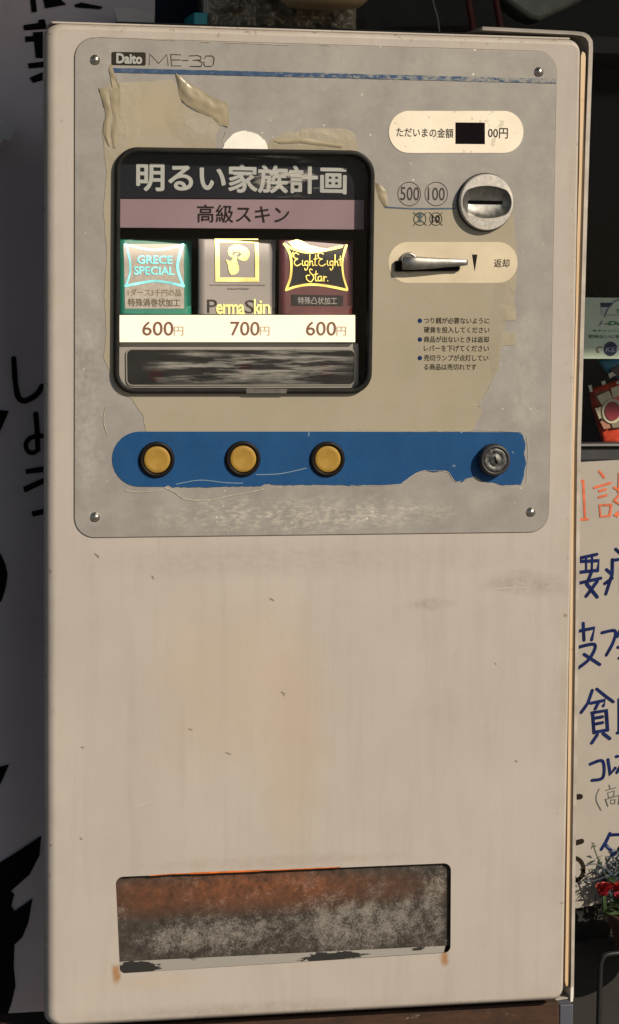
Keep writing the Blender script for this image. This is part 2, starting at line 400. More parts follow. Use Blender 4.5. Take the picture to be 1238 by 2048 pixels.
PAINT, PLATE, FILM, FLAP, CHROME, BLUE = m_paint(), m_plate(), m_film(), m_flap(), m_chrome(), m_blue()
STRIPE, PILL, PRICE, RUST, EDGE, BANNER = m_stripe(), m_pill(), m_price(), m_rust(), m_edge(), m_banner()
PILL2 = simple('cream_film_label', (.60, .52, .375), .4, 0, .08, 40)
BLACK = simple('black_print', (.014, .012, .011), .6, 0, .3, 300, .1)
GREYPRINT = simple('faded_print', (.055, .048, .042), .6, 0, .5, 700, .1)
RUBBER = simple('black_rubber', (.012, .0115, .011), .5, 0, .3, 120, .18)
DARKPL = simple('dark_plastic', (.022, .022, .022), .3, 0, .2, 50, .2)
HOLE = simple('dark_hole', (.004, .004, .004), .8, 0, .1, 60, .02)
STEEL = simple('polished_steel', (.55, .52, .47), .25, 1, .15, 300)
CAST = simple('pitted_chrome', (.50, .475, .44), .45, .35, .16, 420, bump=.12, detail=6)
LEVERSHADE = simple('black_lever_shade', (.008, .007, .007), .5, 0, .1, 60, .1)
SATIN = simple('satin_metal', (.30, .29, .27), .36, .85, .2, 200)
YELLOW = simple('yellow_button', (.33, .20, .036), .5, 0, .14, 140, .25, bump=.1)
NAVY = simple('navy_header', (.008, .0095, .015), .45, 0, .3, 18, .15)
LTEXT = simple('pale_grey_print', (.36, .365, .345), .5, 0, .06, 60)
MAUVE = simple('mauve_header', (.245, .172, .195), .45, 0, .14, 9, .25)
GREEN = simple('green_carton', (.012, .19, .125), .35, 0, .1, 40)
GREYCARD = simple('grey_mauve_carton', (.31, .275, .255), .42, 0, .07, 20)
MAROON = simple('maroon_carton', (.105, .022, .024), .32, 0, .2, 25)
BLACKCARD = simple('black_card', (.028, .027, .026), .4, 0, .2, 60, .2)
GOLD = simple('gold_foil', (.92, .66, .20), .5, 1, .35, 70)
GOLDB = simple('gold_foil_bright', (.98, .78, .32), .5, 1, .25, 60)
CYANF = simple('cyan_foil', (.28, .80, .92), .5, 1, .35, 70)
SILVER = simple('brushed_silver_foil', (.36, .325, .285), .5, .5, .14, 260)
for m_ in (GREEN, GREYCARD, MAROON, SILVER):
    b_ = m_.node_tree.nodes['Principled BSDF']; b_.inputs['Coat Weight'].default_value = 1; b_.inputs['Coat Roughness'].default_value = .24
LIGHTP = simple('grey_plastic', (.30, .275, .25), .4, 0, .07, 30)
REDBROWN = simple('brown_print', (.22, .10, .06), .5)
OLIVEP = simple('pale_brown_print', (.52, .40, .26), .5)
BLUEDOT = simple('navy_print', (.006, .022, .09), .6, 0, .1, 60, .1)
ORANGE = simple('orange_rust_glow', (.75, .16, .025), .35, .2, .5, 60)
GREYSTEEL = simple('lock_steel', (.10, .10, .10), .5, .6, .8, 350, bump=.6, detail=8)
LOCKRIM = simple('lock_rim', (.045, .045, .048), .5, .4, .2, 60)
PANE = m_pane('clear_cover', .008, .12)
INNER = simple('shadowed_cabinet_steel', (.05, .035, .022), .7, 0, .4, 40)
BRKT = simple('bracket_steel', (.40, .365, .325), .5, .1, .18, 60)
GLARESCUFF = m_glare_scuff('glare_scuffed_cover', (.75, .72, .66), .52, amt=.38, c=((*xz(535, 335), .035, .022), (*xz(575, 350), .05, .02)))  # scratched header cover, its sun glare painted in as whitish streaks
GLARESCUFF2 = m_glare_scuff('glare_scuffed_dark_cover', (.62, .60, .54), .47, sc=(.8, 1, 11), scale=17, amt=.62, wid=.26, c=((*xz(420, 735), .05, .016), (*xz(590, 730), .055, .02)))  # smears on the sold-out cover, with glare streaks put into the colour

# ------------------------------------------------------------------ setting
PAVE = simple('asphalt_pavement', (.11, .105, .10), .9, 0, .3, 30, bump=.4)
GZ = -1.15
gr = box('pavement', -30, 30, -30, .75, GZ - .2, GZ, PAVE); tag(gr, 'grey pavement in front of the shop', kind='structure')
EAVE = simple('eaves_board', (.10, .09, .08), .8)
ezc = 1.0
eyf = .030 - (ezc - .3925) / (math.tan(EL) / math.cos(AZ))
ev = box('eaves', -3.2, 4.2, eyf, 2.0, ezc, ezc + .08, EAVE); tag(ev, 'dark eaves over the shop front', kind='structure')
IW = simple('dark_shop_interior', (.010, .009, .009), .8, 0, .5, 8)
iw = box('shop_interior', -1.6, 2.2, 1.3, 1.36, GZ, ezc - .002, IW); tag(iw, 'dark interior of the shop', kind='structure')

# ------------------------------------------------------------------ vending machine
vm = empty('vending_machine', (0, .06, at(600, 2040).z), 'small off-white wall vending machine with worn metal front, blue button band and rusty chute', 'vending machine')
def part(o, p=None): return par(o, p or vm)

# door: pressed steel pan with rounded edges and two openings
D4 = [(-.2093, .3840), (.2112, .3840), (.2112, -.3845), (-.2093, -.3845)]
RL, RR, RT, RB = .008, .0032, .0045, .005
WIN4 = pxs([(229, 294), (748, 302), (741, 787), (226, 787)])
win_out = rquad(WIN4, [.017, .019, .016, .016], 8)
def inset4(q, d):
    cx = sum(p[0] for p in q) / 4; cz = sum(p[1] for p in q) / 4
    return [(p[0] - math.copysign(d, p[0] - cx), p[1] - math.copysign(d, p[1] - cz)) for p in q]
win_in = rquad(inset4(WIN4, .0042), [.013, .015, .012, .012], 8)
win_hole = rquad(inset4(WIN4, .002), .015, 8)
CH4 = pxs([(231, 1754), (902, 1726), (901, 1905), (240, 1947)])
CH4 = [(CH4[0][0], CH4[0][1]), (CH4[1][0], CH4[1][1]), (CH4[2][0], CH4[2][1]), (CH4[3][0], CH4[3][1])]
ch_hole = rquad(CH4, [.006, .006, .005, .004], 6)
cr = .006
oc = [(D4[0][0] + RL, D4[0][1] - RT), (D4[1][0] - RR, D4[1][1] - RT), (D4[2][0] - RR, D4[2][1] + RB), (D4[3][0] + RL, D4[3][1] + RB)]
loop0 = rquad(oc, cr, 6)
nrm = []
for i in range(4):
    base = [(-1, 0), (0, 1), (1, 0), (0, -1)]
    a, b = base[i], base[(i + 1) % 4]
    for k in range(7):
        t = k / 6 * math.pi / 2; nrm.append((a[0] * math.cos(t) + b[0] * math.sin(t), a[1] * math.cos(t) + b[1] * math.sin(t)))
me = curve_mesh([loop0, win_hole, ch_hole]); me.transform(M90)
bm = bmesh.new(); bm.from_mesh(me)
rings = []
n0 = len(loop0)
def ring(s, y, d=0):
    L = []
    for (x, z), (nx, nz) in zip(loop0, nrm):
        rx = RL if nx < 0 else RR; rz = RT if nz > 0 else RB
        L.append(bm.verts.new((x + nx * rx * s + nx * d, y, z + nz * rz * s + nz * d)))
    return L
DD = .045
rs = [ring(math.sin(t), .008 * (1 - math.cos(t))) for t in [k / 8 * math.pi / 2 for k in range(9)]] + [ring(1, DD * .5, -.003), ring(1, DD, -.006), ring(1, DD, -.0075), ring(1, DD * .3, -.008)]
for A, B in zip(rs, rs[1:]):
    for i in range(n0): bm.faces.new((A[i], A[(i + 1) % n0], B[(i + 1) % n0], B[i]))
bmesh.ops.remove_doubles(bm, verts=bm.verts, dist=1e-5)
bmesh.ops.recalc_face_normals(bm, faces=bm.faces)
for f in bm.faces: f.smooth = abs(f.normal.y) < .9999
bm.to_mesh(me); bm.free()
door = part(link('door', me, PAINT))
# folded top lip that shows as a thin line
lip = box('top_fold', -.2035, .2035, .0072, DD, .3842, .3857, PAINT, None, .0004); part(lip)
ded = bpy.data.meshes.new('x')

# cabinet body, its yellowed front edge and the bent bracket behind the door
cab = part(box('cabinet', -.18, at(1150, 1000, .06).x, .058, .15, -.362, .36, INNER, None, .003))
ES = [(1167, 100), (1165, 218), (1163, 345), (1159, 472), (1156, 636), (1150, 865), (1147, 1017), (1145, 1199), (1142, 1402), (1139, 1669), (1136, 1883), (1134, 1972)]
EY = .032
el = [xz(x - 4.6, y, EY) for x, y in ES] + [xz(x + 4.6, y, EY) for x, y in reversed(ES)]
el = [xz(1162, 112, EY)] + el[1:11] + [xz(1130, 1962, EY), xz(1132, 1972, EY), xz(1136, 1972, EY), xz(1138, 1960, EY)] + el[13:-1] + [xz(1172, 116, EY), xz(1170, 106, EY), xz(1165, 103, EY)]
part(sheet('cabinet_edge', [el], EY, .006, EDGE))
BY = .030
BO = [(965, 53), (1150, 62.5), (1168, 64.5), (1178, 70), (1185, 81), (1186, 95), (1179, 294), (1173.6, 472), (1162, 890), (1157, 1301), (1152, 1669), (1147.5, 1996)]
BI = [(965, 60), (1148, 69.5), (1164, 71.5), (1172, 76), (1177, 84), (1178, 97), (1171, 294), (1166, 472), (1154.5, 890), (1150.5, 1301), (1145.5, 1669), (1141.5, 1996)]
part(sheet('mounting_bracket', [pxs(BO, BY) + pxs(BI[::-1], BY)], BY, .11, BRKT))
tip = part(sheet('bracket_tip', [pxs([(1141.5, 1977), (1147, 1976), (1146, 2003), (1141, 2004)], BY - .002)], BY - .002, .02, simple('white_tip', (.7, .68, .64), .4)))
part(sheet('bottom_flange', [pxs([(1085, 2000), (1142, 1994), (1142, 1996.5), (1085, 2005)], BY)], BY, .06, BRKT))

# scuffs and scratches on the painted door
SCF = simple('dark_scuff', (.20, .17, .14), .7, 0, .4, 400, .1)
for P_, w_ in (([(563, 1384), (569, 1388)], 3.4), ([(566, 1390), (568, 1392)], 2), ([(452, 1505), (461, 1509)], 2.4), ([(378, 1458), (384, 1460)], 3), ([(190, 1108), (197, 1114)], 3.5), ([(304, 1152), (307, 1158)], 3), ([(540, 1197), (547, 1201)], 3.2),
               ([(160, 1676), (164, 1679)], 3), ([(163, 1494), (167, 1496)], 3), ([(1031, 1521), (1034, 1524)], 2.5), ([(990, 1326), (992, 1329)], 2.5)):
    part(ribbons('scuff', [(pxs(P_), w_ * .9 * .000378)], -.00008, SCF), door)
PSF = simple('pale_scuff', (.60, .56, .49), .6, 0, .1, 300)
for P_, w_ in (([(990, 1178), (1030, 1174), (1060, 1176)], .8), ([(270, 1612), (300, 1604)], .7)):
    part(ribbons('scuff', [(pxs(P_), w_ * .000378)], -.00012, PSF), door)

# ------------------------------------------------------------------ control plate
PX0, PZ1, PX1, PZ0 = -.18687, .37374, .190355, -.00272
TY = -.0008
plate_loop = rquad([(PX0, PZ1), (PX1, PZ1), (PX1, PZ0), (PX0, PZ0)], .0155, 8)
gap = part(sheet('plate_shadow_gap', [rquad([(PX0 - .0004, PZ1 + .0004), (PX1 + .0004, PZ1 + .0004), (PX1 + .0004, PZ0 - .0004), (PX0 - .0004, PZ0 - .0004)], .016, 8), win_hole], -.0003, .0002, simple('shadow_line_brown', (.16, .13, .10), .9)))  # dark rim sheet drawn in place of the shadow line around the plate
gap.name = 'plate_shadow_line'
plate = part(sheet('control_plate', [plate_loop, win_hole], TY, .0008, PLATE, None, .0003))
Y1 = TY - .00025
U = [(222, 166), (300, 163), (345, 160), (354, 175), (358, 189), (364, 208), (384, 224), (413, 229), (432, 240), (439, 253), (432, 270), (430, 299), (330, 297), (262, 297), (240, 310), (233, 345), (231, 740), (240, 768), (275, 782), (700, 784), (730, 765), (738, 735), (743, 345), (749, 352), (752, 372), (762, 395), (775, 413), (830, 416), (905, 414), (1024, 420), (1030, 470), (1033, 520), (1032, 560), (1027, 596), (1031, 622), (1033, 640), (1010, 641), (1008, 663),
     (1030, 668), (1031, 690), (1000, 692), (996, 735), (985, 757), (975, 780), (963, 800), (954, 812), (965, 822), (952, 845), (945, 863), (290, 866), (286, 832), (272, 812),
     (262, 795), (238, 788), (222, 750), (207, 715), (213, 660), (208, 600), (213, 500), (206, 420), (213, 345), (207, 300), (204, 262), (211, 230), (203, 185), (210, 176)]
part(sheet('backing_film', [rough(pxs(U), .0022, .0007, 3)], Y1, .0003, FILM), plate)
U2 = [(520, 300), (530, 292), (541, 281), (560, 270), (580, 262), (590, 266), (605, 258), (640, 256), (690, 258), (700, 262), (710, 270), (716, 292), (716, 302)]
part(sheet('backing_film', [rough(pxs(U2), .002, .0007, 5)], Y1, .0003, FILM), plate)
# curled strips of film standing off the plate
FILMG = simple('glossy_curled_film', (.31, .265, .18), .24, 0, .15, 60)
def curl(name, left, right, lift, n=7, seed=0):
    A, B = smoothline([Vector(p) for p in pxs(left)], 4), smoothline([Vector(p) for p in pxs(right)], 4)
    V, F = [], []; m = min(len(A), len(B))
    for i in range(m):
        for j in range(n + 1):
            s = j / n; p = A[i].lerp(B[i], s); u = i / (m - 1)
            h = .27 * lift(s, u) + .0007 * mnoise.noise(Vector((p.x * 230, p.y * 230, seed)))
            V.append((p.x, Y1 - .00015 - max(h, 0), p.y))
    for i in range(m - 1):
        for j in range(n):
            a = i * (n + 1) + j; F.append((a, a + 1, a + n + 2, a + n + 1))
    o = mesh(name, V, F, FILMG, None, True)
    for q in o.data.polygons:
        if q.normal.y > 0: q.flip()
    return part(o, plate)
curl('peeling_flap', [(350, 148), (356, 172), (358, 190), (370, 208), (400, 226), (425, 236), (438, 250)], [(352, 147), (372, 162), (390, 174), (420, 192), (440, 202), (455, 211), (457, 254)],
     lambda s, u: .0045 * math.sin(math.pi * min(1, s * 1.1)) * math.sin(math.pi * min(1, u * 1.05 + .04)) + .002 * s, 10, 1)
curl('peeling_flap', [(197, 176), (205, 205), (211, 230), (206, 262), (216, 292)], [(216, 178), (219, 205), (222, 230), (217, 262), (222, 294)], lambda s, u: .0016 * math.sin(math.pi * s) + .0006, 8, 2)
curl('peeling_flap', [(219, 180), (222, 210), (226, 235), (222, 262), (226, 295)], [(240, 183), (239, 210), (238, 236), (233, 262), (232, 296)], lambda s, u: .0012 * math.sin(math.pi * s), 6, 4)
curl('peeling_flap', [(222, 128), (218, 140), (221, 155), (224, 176)], [(240, 182), (238, 170), (237, 178), (240, 184)], lambda s, u: .002 * s * (1 - u), 5, 5)
curl('peeling_flap', [(750, 366), (752, 380), (759, 398), (768, 414)], [(764, 372), (772, 384), (774, 392), (776, 410)], lambda s, u: .003 * math.sin(math.pi * s) * (1 - .4 * u), 7, 6)
curl('peeling_flap', [(545, 281), (600, 275), (650, 284), (690, 288)], [(560, 288), (600, 287), (645, 292), (680, 297)], lambda s, u: .0022 * math.sin(math.pi * s), 6, 7)
# thin remains of film on the metal: pale torn edges
torn = simple('torn_film_edge', (.40, .365, .30), .6, 0, .25, 300)
def T(pts, w, y=0): return (pxs(pts), w * .000378)
for st in [T([(330, 975), (350, 985), (372, 998), (420, 1000), (455, 992), (490, 986), (527, 978)], 5), T([(250, 981), (285, 984), (320, 980)], 4),
                           T([(805, 965), (830, 948), (850, 941), (893, 943), (903, 955), (912, 964), (930, 958)], 3), T([(700, 970), (760, 971), (800, 968)], 2.4), T([(1052, 872), (1056, 900), (1054, 930), (1052, 966)], 2.2),
                           T([(640, 858), (800, 859), (940, 860), (1044, 864)], 2), T([(1020, 572), (1028, 590)], 2.4), T([(1006, 663), (1024, 668)], 3), T([(945, 808), (960, 812)], 3), T([(214, 868), (207, 840), (212, 812)], 4),
                           T([(985, 757), (972, 788), (958, 808)], 2.4), T([(452, 262), (445, 285)], 4), T([(182, 77), (200, 74), (235, 75), (280, 77)], 2.4), T([(296, 78), (340, 81), (352, 80)], 2), T([(452, 86), (500, 87), (580, 91)], 2.6), T([(640, 90), (662, 92)], 2),
                           T([(400, 84), (420, 85)], 2)]:
    part(ribbons('torn_edge', [(st[0], st[1] * .45)], Y1 - .00015, torn), plate)
# half disc above the window: sticker with the glare painted in as white
hd = [xz(490 + 46 * math.cos(a), 305 - 43 * math.sin(a)) for a in [k / 16 * math.pi for k in range(17)]]
part(sheet('glare_sticker', [rough(hd, .0012, .0009, 8)], Y1 - .0002, .0003, simple('glare_sticker_white', (.9, .88, .8), .3, .1, .05, 90)), plate)
# rivets
for i, (px, py) in enumerate(((190, 120), (1077, 144), (1061, 1024), (190, 1034))):
    c = at(px, py); r = .0031
    prof = [(r * 1.25, TY), (r * 1.2, TY - .0003)] + [(r * math.cos(t), TY - .0003 - .0022 * math.sin(t)) for t in [k / 6 * math.pi / 2 for k in range(7)]]
    part(lathe('rivet', [(a, b) for a, b in prof], (c.x, 0, c.z), STEEL, None, 20), plate)
# blue stripe and maker's lettering
sl = pxs([(222, 136), (1112, 158), (1112, 167), (222, 145)])
part(sheet('blue_stripe', [rough(sl, .003, .0003, 2)], Y1 - .0002, .0002, STRIPE), plate)
lg = part(sheet('maker_badge', [rquad(pxs([(223, 104), (291, 105), (291, 131), (223, 130)]), .001, 3)], Y1 - .0001, .0003, simple('badge_brown', (.028, .022, .018), .6, 0, .1, 60, .1)), plate)
part(text('lettering', 'Daito', pbox(232, 107, 284, 128), Y1 - .00025, LTEXT, None, .045, 3), plate)
def strk(pl, w): return [(pxs(q), w * .000378, sm) for q, sm in pl]
ME = [([(298, 131), (299, 108), (317, 127), (333, 109), (336, 131)], 0), ([(361, 110), (341, 109), (343, 132), (362, 132)], 0), ([(343, 120), (360, 120)], 0), ([(364, 121), (376, 121)], 0),
      ([(378, 112), (395, 111), (402, 114), (401, 120), (386, 121)], 0), ([(396, 121), (404, 125), (402, 133), (380, 133)], 0), ([(408, 117), (412, 112), (424, 112), (428, 117), (426, 130), (422, 133), (411, 133), (407, 129), (408, 124)], 0)]
part(ribbons('lettering', strk(ME, 1.7), TY - .0001, GREYPRINT), plate)

# ------------------------------------------------------------------ blue band, buttons, lock
BB = [(278 + 54 * math.cos(a), 918 - 55 * math.sin(a)) for a in [math.pi / 2 + k / 14 * math.pi for k in range(15)]]
B2 = [(330, 973), (337, 970), (345, 974), (400, 974), (520, 972), (530, 968), (538, 968), (560, 970), (640, 969), (720, 971), (800, 968), (808, 962), (830, 946), (848, 940), (865, 944), (893, 940), (903, 953), (911, 963), (924, 964), (935, 956), (950, 952), (964, 963), (990, 965), (1000, 970), (1045, 969)]
B3 = [(1046, 950), (1051, 925), (1047, 905), (1051, 890), (1045, 868), (1035, 864)]
blp = [xz(*p) for p in BB] + rough([xz(*p) for p in B2], .0015, .0006, 4, 300, False) + rough([xz(*p) for p in B3], .0015, .0008, 6, 300, False) + [xz(1035, 864), xz(640, 863)]
band = part(sheet('blue_band', [blp], Y1 - .00015, .0003, BLUE), plate)
PSC = simple('pale_scratch', (.16, .25, .34), .5)
for st in [T([(352, 968), (400, 960), (450, 965), (485, 966)], 1.6), T([(512, 949), (560, 947), (612, 936)], 1.8), T([(617, 864), (617, 872)], 2), T([(906, 931), (907, 932), (908, 931)], 4), T([(921, 864), (922, 865)], 3), T([(1024, 904), (1025, 905)], 3)]:
    part(ribbons('scratch', [st], Y1 - .0003, PSC), plate)
def make_button():
    e = bpy.data.objects.new('selection_button', None); COL.objects.link(e); e.empty_display_size = .01
    yb = 0
    b = lathe('bezel', [(.0138, 0), (.0138, -.0008), (.0134, -.0016), (.0125, -.0020), (.0114, -.0020), (.0107, -.0015), (.0104, -.0004)], (0, 0, 0), simple('bezel_plastic', (.010, .007, .006), .45, 0, .2, 100, .15), None, 48)
    c = lathe('button_cap', [(.0103, -.0003), (.0102, -.0014), (.0096, -.0019), (.007, -.0015), (.0035, -.0012), (.0002, -.0011)], (0, 0, 0), YELLOW, None, 48)
    b.parent = e; c.parent = e
    return e
btn = make_button()
bpos = [(313, 919), (485, 917.5), (654, 918)]
for i, (px, py) in enumerate(bpos):
    if i == 0: e = btn
    else:
        e = btn.copy(); COL.objects.link(e)
        for ch in btn.children:
            k = ch.copy(); COL.objects.link(k); k.parent = e
    e.parent = vm; p = at(px, py); e.location = Vector((p.x, Y1 - .00015, p.z)) - vm.location
def lock():
    p = at(985, 919); y = Y1 - .00015
    e = bpy.data.objects.new('key_lock', None); COL.objects.link(e); e.parent = vm; e.location = Vector((p.x, y, p.z)) - vm.location
    lathe('lock_rim', [(.0128, 0), (.0128, -.0035), (.0122, -.0065), (.0112, -.0078), (.0100, -.0078), (.0096, -.0066)], (0, 0, 0), LOCKRIM, e, 48)
    lathe('lock_face', [(.0097, -.004), (.0096, -.0068), (.0085, -.0074), (.0055, -.0071), (.0052, -.0066), (.0049, -.0071), (.0003, -.0071)], (0, 0, 0), GREYSTEEL, e, 48)
    kh = [(-.0016, .0027), (.0002, .0029), (.0004, .001), (.0012, -.0003), (.0022, -.0022), (.0006, -.0032), (-.0004, -.0018), (-.0002, .0002)]
    sheet('keyhole', [kh], -.0073, .0002, HOLE, e)
lock()

# ------------------------------------------------------------------ display window with its cards
wf = part(sheet('display_window', [win_out, win_in], -.0052, .0125, RUBBER, None, .0016, True, 3))
by = .0070
bk = sheet('back_board', [rquad(inset4(WIN4, .0025), .013, 6)], by + .0085, .002, HOLE); part(bk, wf)
part(sheet('header_card', [pxs([(232, 306), (740, 312), (740, 398), (230, 396)], by)], by - .0006, .0008, NAVY), wf)
part(text('header_lettering', '明るい家族計画', pbox(272, 328, 693, 386, by), by - .0009, LTEXT, None, .026, 5, lsp=.97), wf)
part(sheet('mauve_band', [pxs([(236, 398), (728, 400), (727, 459), (236, 455)], by)], by - .0008, .0010, MAUVE), wf)
part(text('band_lettering', '高級スキン', pbox(394, 410, 578, 446, by), by - .0011, simple('dark_brown_print', (.016, .011, .010), .6, 0, .1, 60, .1), None, .010, 4, lsp=1.05), wf)
# grey lower panel and price strip
part(sheet('lower_panel', [rquad(pxs([(235, 685), (716, 687), (716, 779), (235, 779)], by), [.001, .001, .001, .012])], by - .0012, .0014, LIGHTP), wf)
part(sheet('sold_out_window', [rquad(pxs([(253, 699), (709, 700), (708, 769), (254, 770)], by - .001), .004)], by - .0018, .0006, DARKPL), wf)
fr = [rquad(pxs([(251, 697), (711, 698), (710, 771), (252, 772)], by - .001), .0046), rquad(pxs([(253.5, 699.5), (708.5, 700.5), (707.5, 768.5), (254.5, 769.5)], by - .001), .004)]
part(sheet('window_trim', fr, by - .0021, .001, simple('thin_trim', (.36, .34, .30), .3, .5)), wf)
part(sheet('glare_scuffed_cover', [rquad(pxs([(254, 700), (708, 701), (707, 768), (255, 769)], by - .001), .004)], by - .0020, .0001, GLARESCUFF2), wf)
lampm = simple('dull_red_lamp', (.026, .010, .011), .4, 0, .2, 60, .2)
for px in (312, 488, 650):
    p = at(px, 740 + (10 if px == 312 else 0), by)
    part(sheet('sold_out_lamp', [circ(p.x, p.z, .0055, 20)], by - .00188, .00006, lampm), wf)
part(sheet('price_strip', [pxs([(237, 630), (708, 630), (708, 684), (238, 684)], by - .002)], by - .0060, .0044, PRICE), wf)
for (a, b, s) in ((284, 346, '600'), (460, 518, '700'), (611, 671, '600')):
    part(text('price_lettering', s, pbox(a, 643, b, 671, by - .004), by - .0063, REDBROWN, None, .006, 4), wf)
for (a, b) in ((347, 366), (519, 538), (672, 691)):
    part(text('yen_lettering', '円', pbox(a, 653, b, 671, by - .004), by - .0063, OLIVEP, None, .0, 3), wf)
part(sheet('clear_cover', [rquad(inset4(WIN4, .0036), [.0134, .0154, .0124, .0124], 8)], -.0012, .0004, PANE), wf)
part(sheet('glare_scuff_mark', [pxs([(400, 308), (700, 312), (700, 396), (400, 394)], by)], by - .0014, .0001, GLARESCUFF), wf)
part(sheet('gasket_patch', [pxs([(490, 776), (572, 777), (570, 786), (490, 786)])], -.00535, .0002, simple('grey_patch', (.09, .085, .075), .6, 0, .4, 200)), wf)

# ------------------------------------------------------------------ sample cartons in the window (things of their own)
def carton(label, x0, y0, x1, y1, mat):
    q = pbox(x0, y0, x1, y1, by); cx = (q[0] + q[2]) / 2
    e = empty('carton', (cx, by, q[3]), label, 'carton', 'sample cartons in the display window')
    H = q[1] - q[3]; Wd = q[2] - q[0]
    def yf(x, z):
        u = (x - cx) / (Wd / 2); w = (z - q[3]) / H
        return -.0030 + .0026 * w + .0030 * u + .0026 * max(0, (w - .70) / .30) ** 2
    V, F = [], []; nx, nz = 12, 64
    for j in range(nz + 1):
        for i in range(nx + 1):
            x = q[0] + Wd * i / nx; z = q[3] + H * j / nz; V.append((x, by + yf(x, z), z))
    for j in range(nz):
        for i in range(nx):
            a = j * (nx + 1) + i; F.append((a, a + 1, a + nx + 2, a + nx + 1))
    nb = len(V)
    border = [i for i in range(nx + 1)] + [(j + 1) * (nx + 1) - 1 for j in range(1, nz + 1)] + [nz * (nx + 1) + i for i in range(nx - 1, -1, -1)] + [j * (nx + 1) for j in range(nz - 1, 0, -1)]
    for b in border: V.append((V[b][0], by + .0003, V[b][2]))
    m = len(border)
    for k in range(m): F.append((border[k], nb + k, nb + (k + 1) % m, border[(k + 1) % m]))
    o = mesh('front_card', V, F, mat, None, True); par(o, e)
    return e, yf
def bow(x0, y0, x1, y1, d, n=10):
    """pillow-shaped outline with sides bent inwards, in pixels"""
    P = []
    for (a, b, ox, oy) in (((x0, y0), (x1, y0), 0, d), ((x1, y0), (x1, y1), -d, 0), ((x1, y1), (x0, y1), 0, -d), ((x0, y1), (x0, y0), d, 0)):
        for k in range(n):
            t = k / n; s = 4 * t * (1 - t); P.append((a[0] + (b[0] - a[0]) * t + ox * s, a[1] + (b[1] - a[1]) * t + oy * s))
    return P
def skin(name, P, off, mat, e, yf, grid=22):
    grid = max(grid, 40)
    """printed area that follows a carton's curved front: polygon filled with a fine grid of faces"""
    L = pxs(P, by); me = curve_mesh([L]); bm = bmesh.new(); bm.from_mesh(me)
    zs = [p[1] for p in L]; z0, z1 = min(zs), max(zs)
    for k in range(1, grid):
        z = z0 + (z1 - z0) * k / grid
        bmesh.ops.bisect_plane(bm, geom=bm.verts[:] + bm.edges[:] + bm.faces[:], plane_co=(0, z, 0), plane_no=(0, 1, 0))
    for v in bm.verts: v.co = (v.co.x, by + yf(v.co.x, v.co.y) - off, v.co.y)
    bmesh.ops.recalc_face_normals(bm, faces=bm.faces)
    for f in bm.faces:
        if f.normal.y > 0: f.normal_flip()
        f.smooth = True
    bm.to_mesh(me); bm.free(); return par(link(name, me, mat), e)
def etext(name, s, px, off, mat, e, yf, bold=0, **k):
    return par(text(name, s, pbox(*px, by), by - off, mat, None, bold, 3, yf, **k), e)
def estrk(name, pl, off, mat, e, yf): return par(ribbons(name, [(pxs(P, by), w * .000382, sm) for P, w, sm in pl], by - off, mat, None, .00002, yf), e)

e, yf = carton('green sample carton with cyan foil lettering, beside the window\'s left edge', 237, 480, 383, 629, GREEN)
skin('silver_panel', [(246, 488), (368, 488), (368, 617), (248, 617)], .0003, SILVER, e, yf)
estrk('foil_border', [([(249, 489), (285, 497), (310, 500), (340, 496), (367, 489)], 4, 1), ([(367, 489), (358, 515), (355, 535), (360, 555), (367, 572)], 6, 1), ([(249, 572), (285, 565), (310, 562), (340, 566), (367, 572)], 5, 1), ([(252, 492), (258, 520), (259, 538), (257, 552), (251, 570)], 4, 1)], .0005, CYANF, e, yf)
etext('foil_lettering', 'GRECE', (273, 511, 345, 528), .0006, CYANF, e, yf, .022, lsp=.95)
etext('foil_lettering', 'SPECIAL', (266, 533, 349, 550), .0006, CYANF, e, yf, .022, lsp=.95)
etext('small_lettering', '1ダース3千円の品', (254, 578, 362, 592), .0005, simple('olive_print', (.20, .16, .08), .5), e, yf, .004)
etext('small_lettering', '特殊渦巻状加工', (254, 597, 360, 613), .0005, simple('dark_olive_print', (.11, .085, .045), .5), e, yf, .012)

e, yf = carton('grey sample carton with gold mushroom in a square frame, in the middle of the window', 396, 479, 551, 629, GREYCARD)
for nm, P in (('gold_frame_side', [(429, 477.5), (518, 477.5), (518, 486), (429, 486)]), ('gold_frame_side', [(429, 486.01), (438, 486.01), (438, 555), (429, 555)]), ('gold_frame_side', [(510, 486.01), (518, 486.01), (518, 555), (510, 555)]), ('gold_frame_side', [(429, 555.01), (518, 555.01), (518, 563.5), (429, 563.5)])):
    skin('gold_frame', P, .0006, GOLDB, e, yf, 10)
mu = lambda l: [(400 + a / 7.7375, 470 + b / 7.735) for a, b in l]
skin('gold_mushroom', mu([(470, 345), (435, 310), (425, 250), (450, 190), (510, 155), (590, 145), (660, 165), (730, 200), (765, 260), (765, 320), (735, 380), (690, 405), (640, 395), (590, 370), (568, 345), (610, 335), (640, 300), (615, 268), (560, 255), (510, 262), (490, 300), (510, 335)]), .0004, GOLDB, e, yf, 12)
skin('gold_mushroom_stem', mu([(388, 378), (430, 395), (470, 405), (495, 370), (512, 320), (540, 282), (580, 275), (595, 285), (565, 310), (556, 350), (570, 420), (595, 490), (598, 540), (570, 590), (520, 615), (480, 622), (450, 590), (430, 530), (425, 470)]), .0005, GOLDB, e, yf, 12)
dash = []
for yy, a, b in ((570, 418, 530), (577, 455, 497)):
    x = a
    while x < b:
        w = random.uniform(3, 8); dash.append(([(x, yy + random.uniform(-.5, .5)), (min(x + w, b), yy + random.uniform(-.5, .5))], 2.2, 0)); x += w + random.uniform(1, 2.2)
estrk('small_lettering', dash, .0003, simple('pale_small_print', (.20, .175, .16), .6), e, yf)
etext('dark_lettering', 'P', (412, 599, 432, 625), .0004, GREYPRINT, e, yf, -.012)
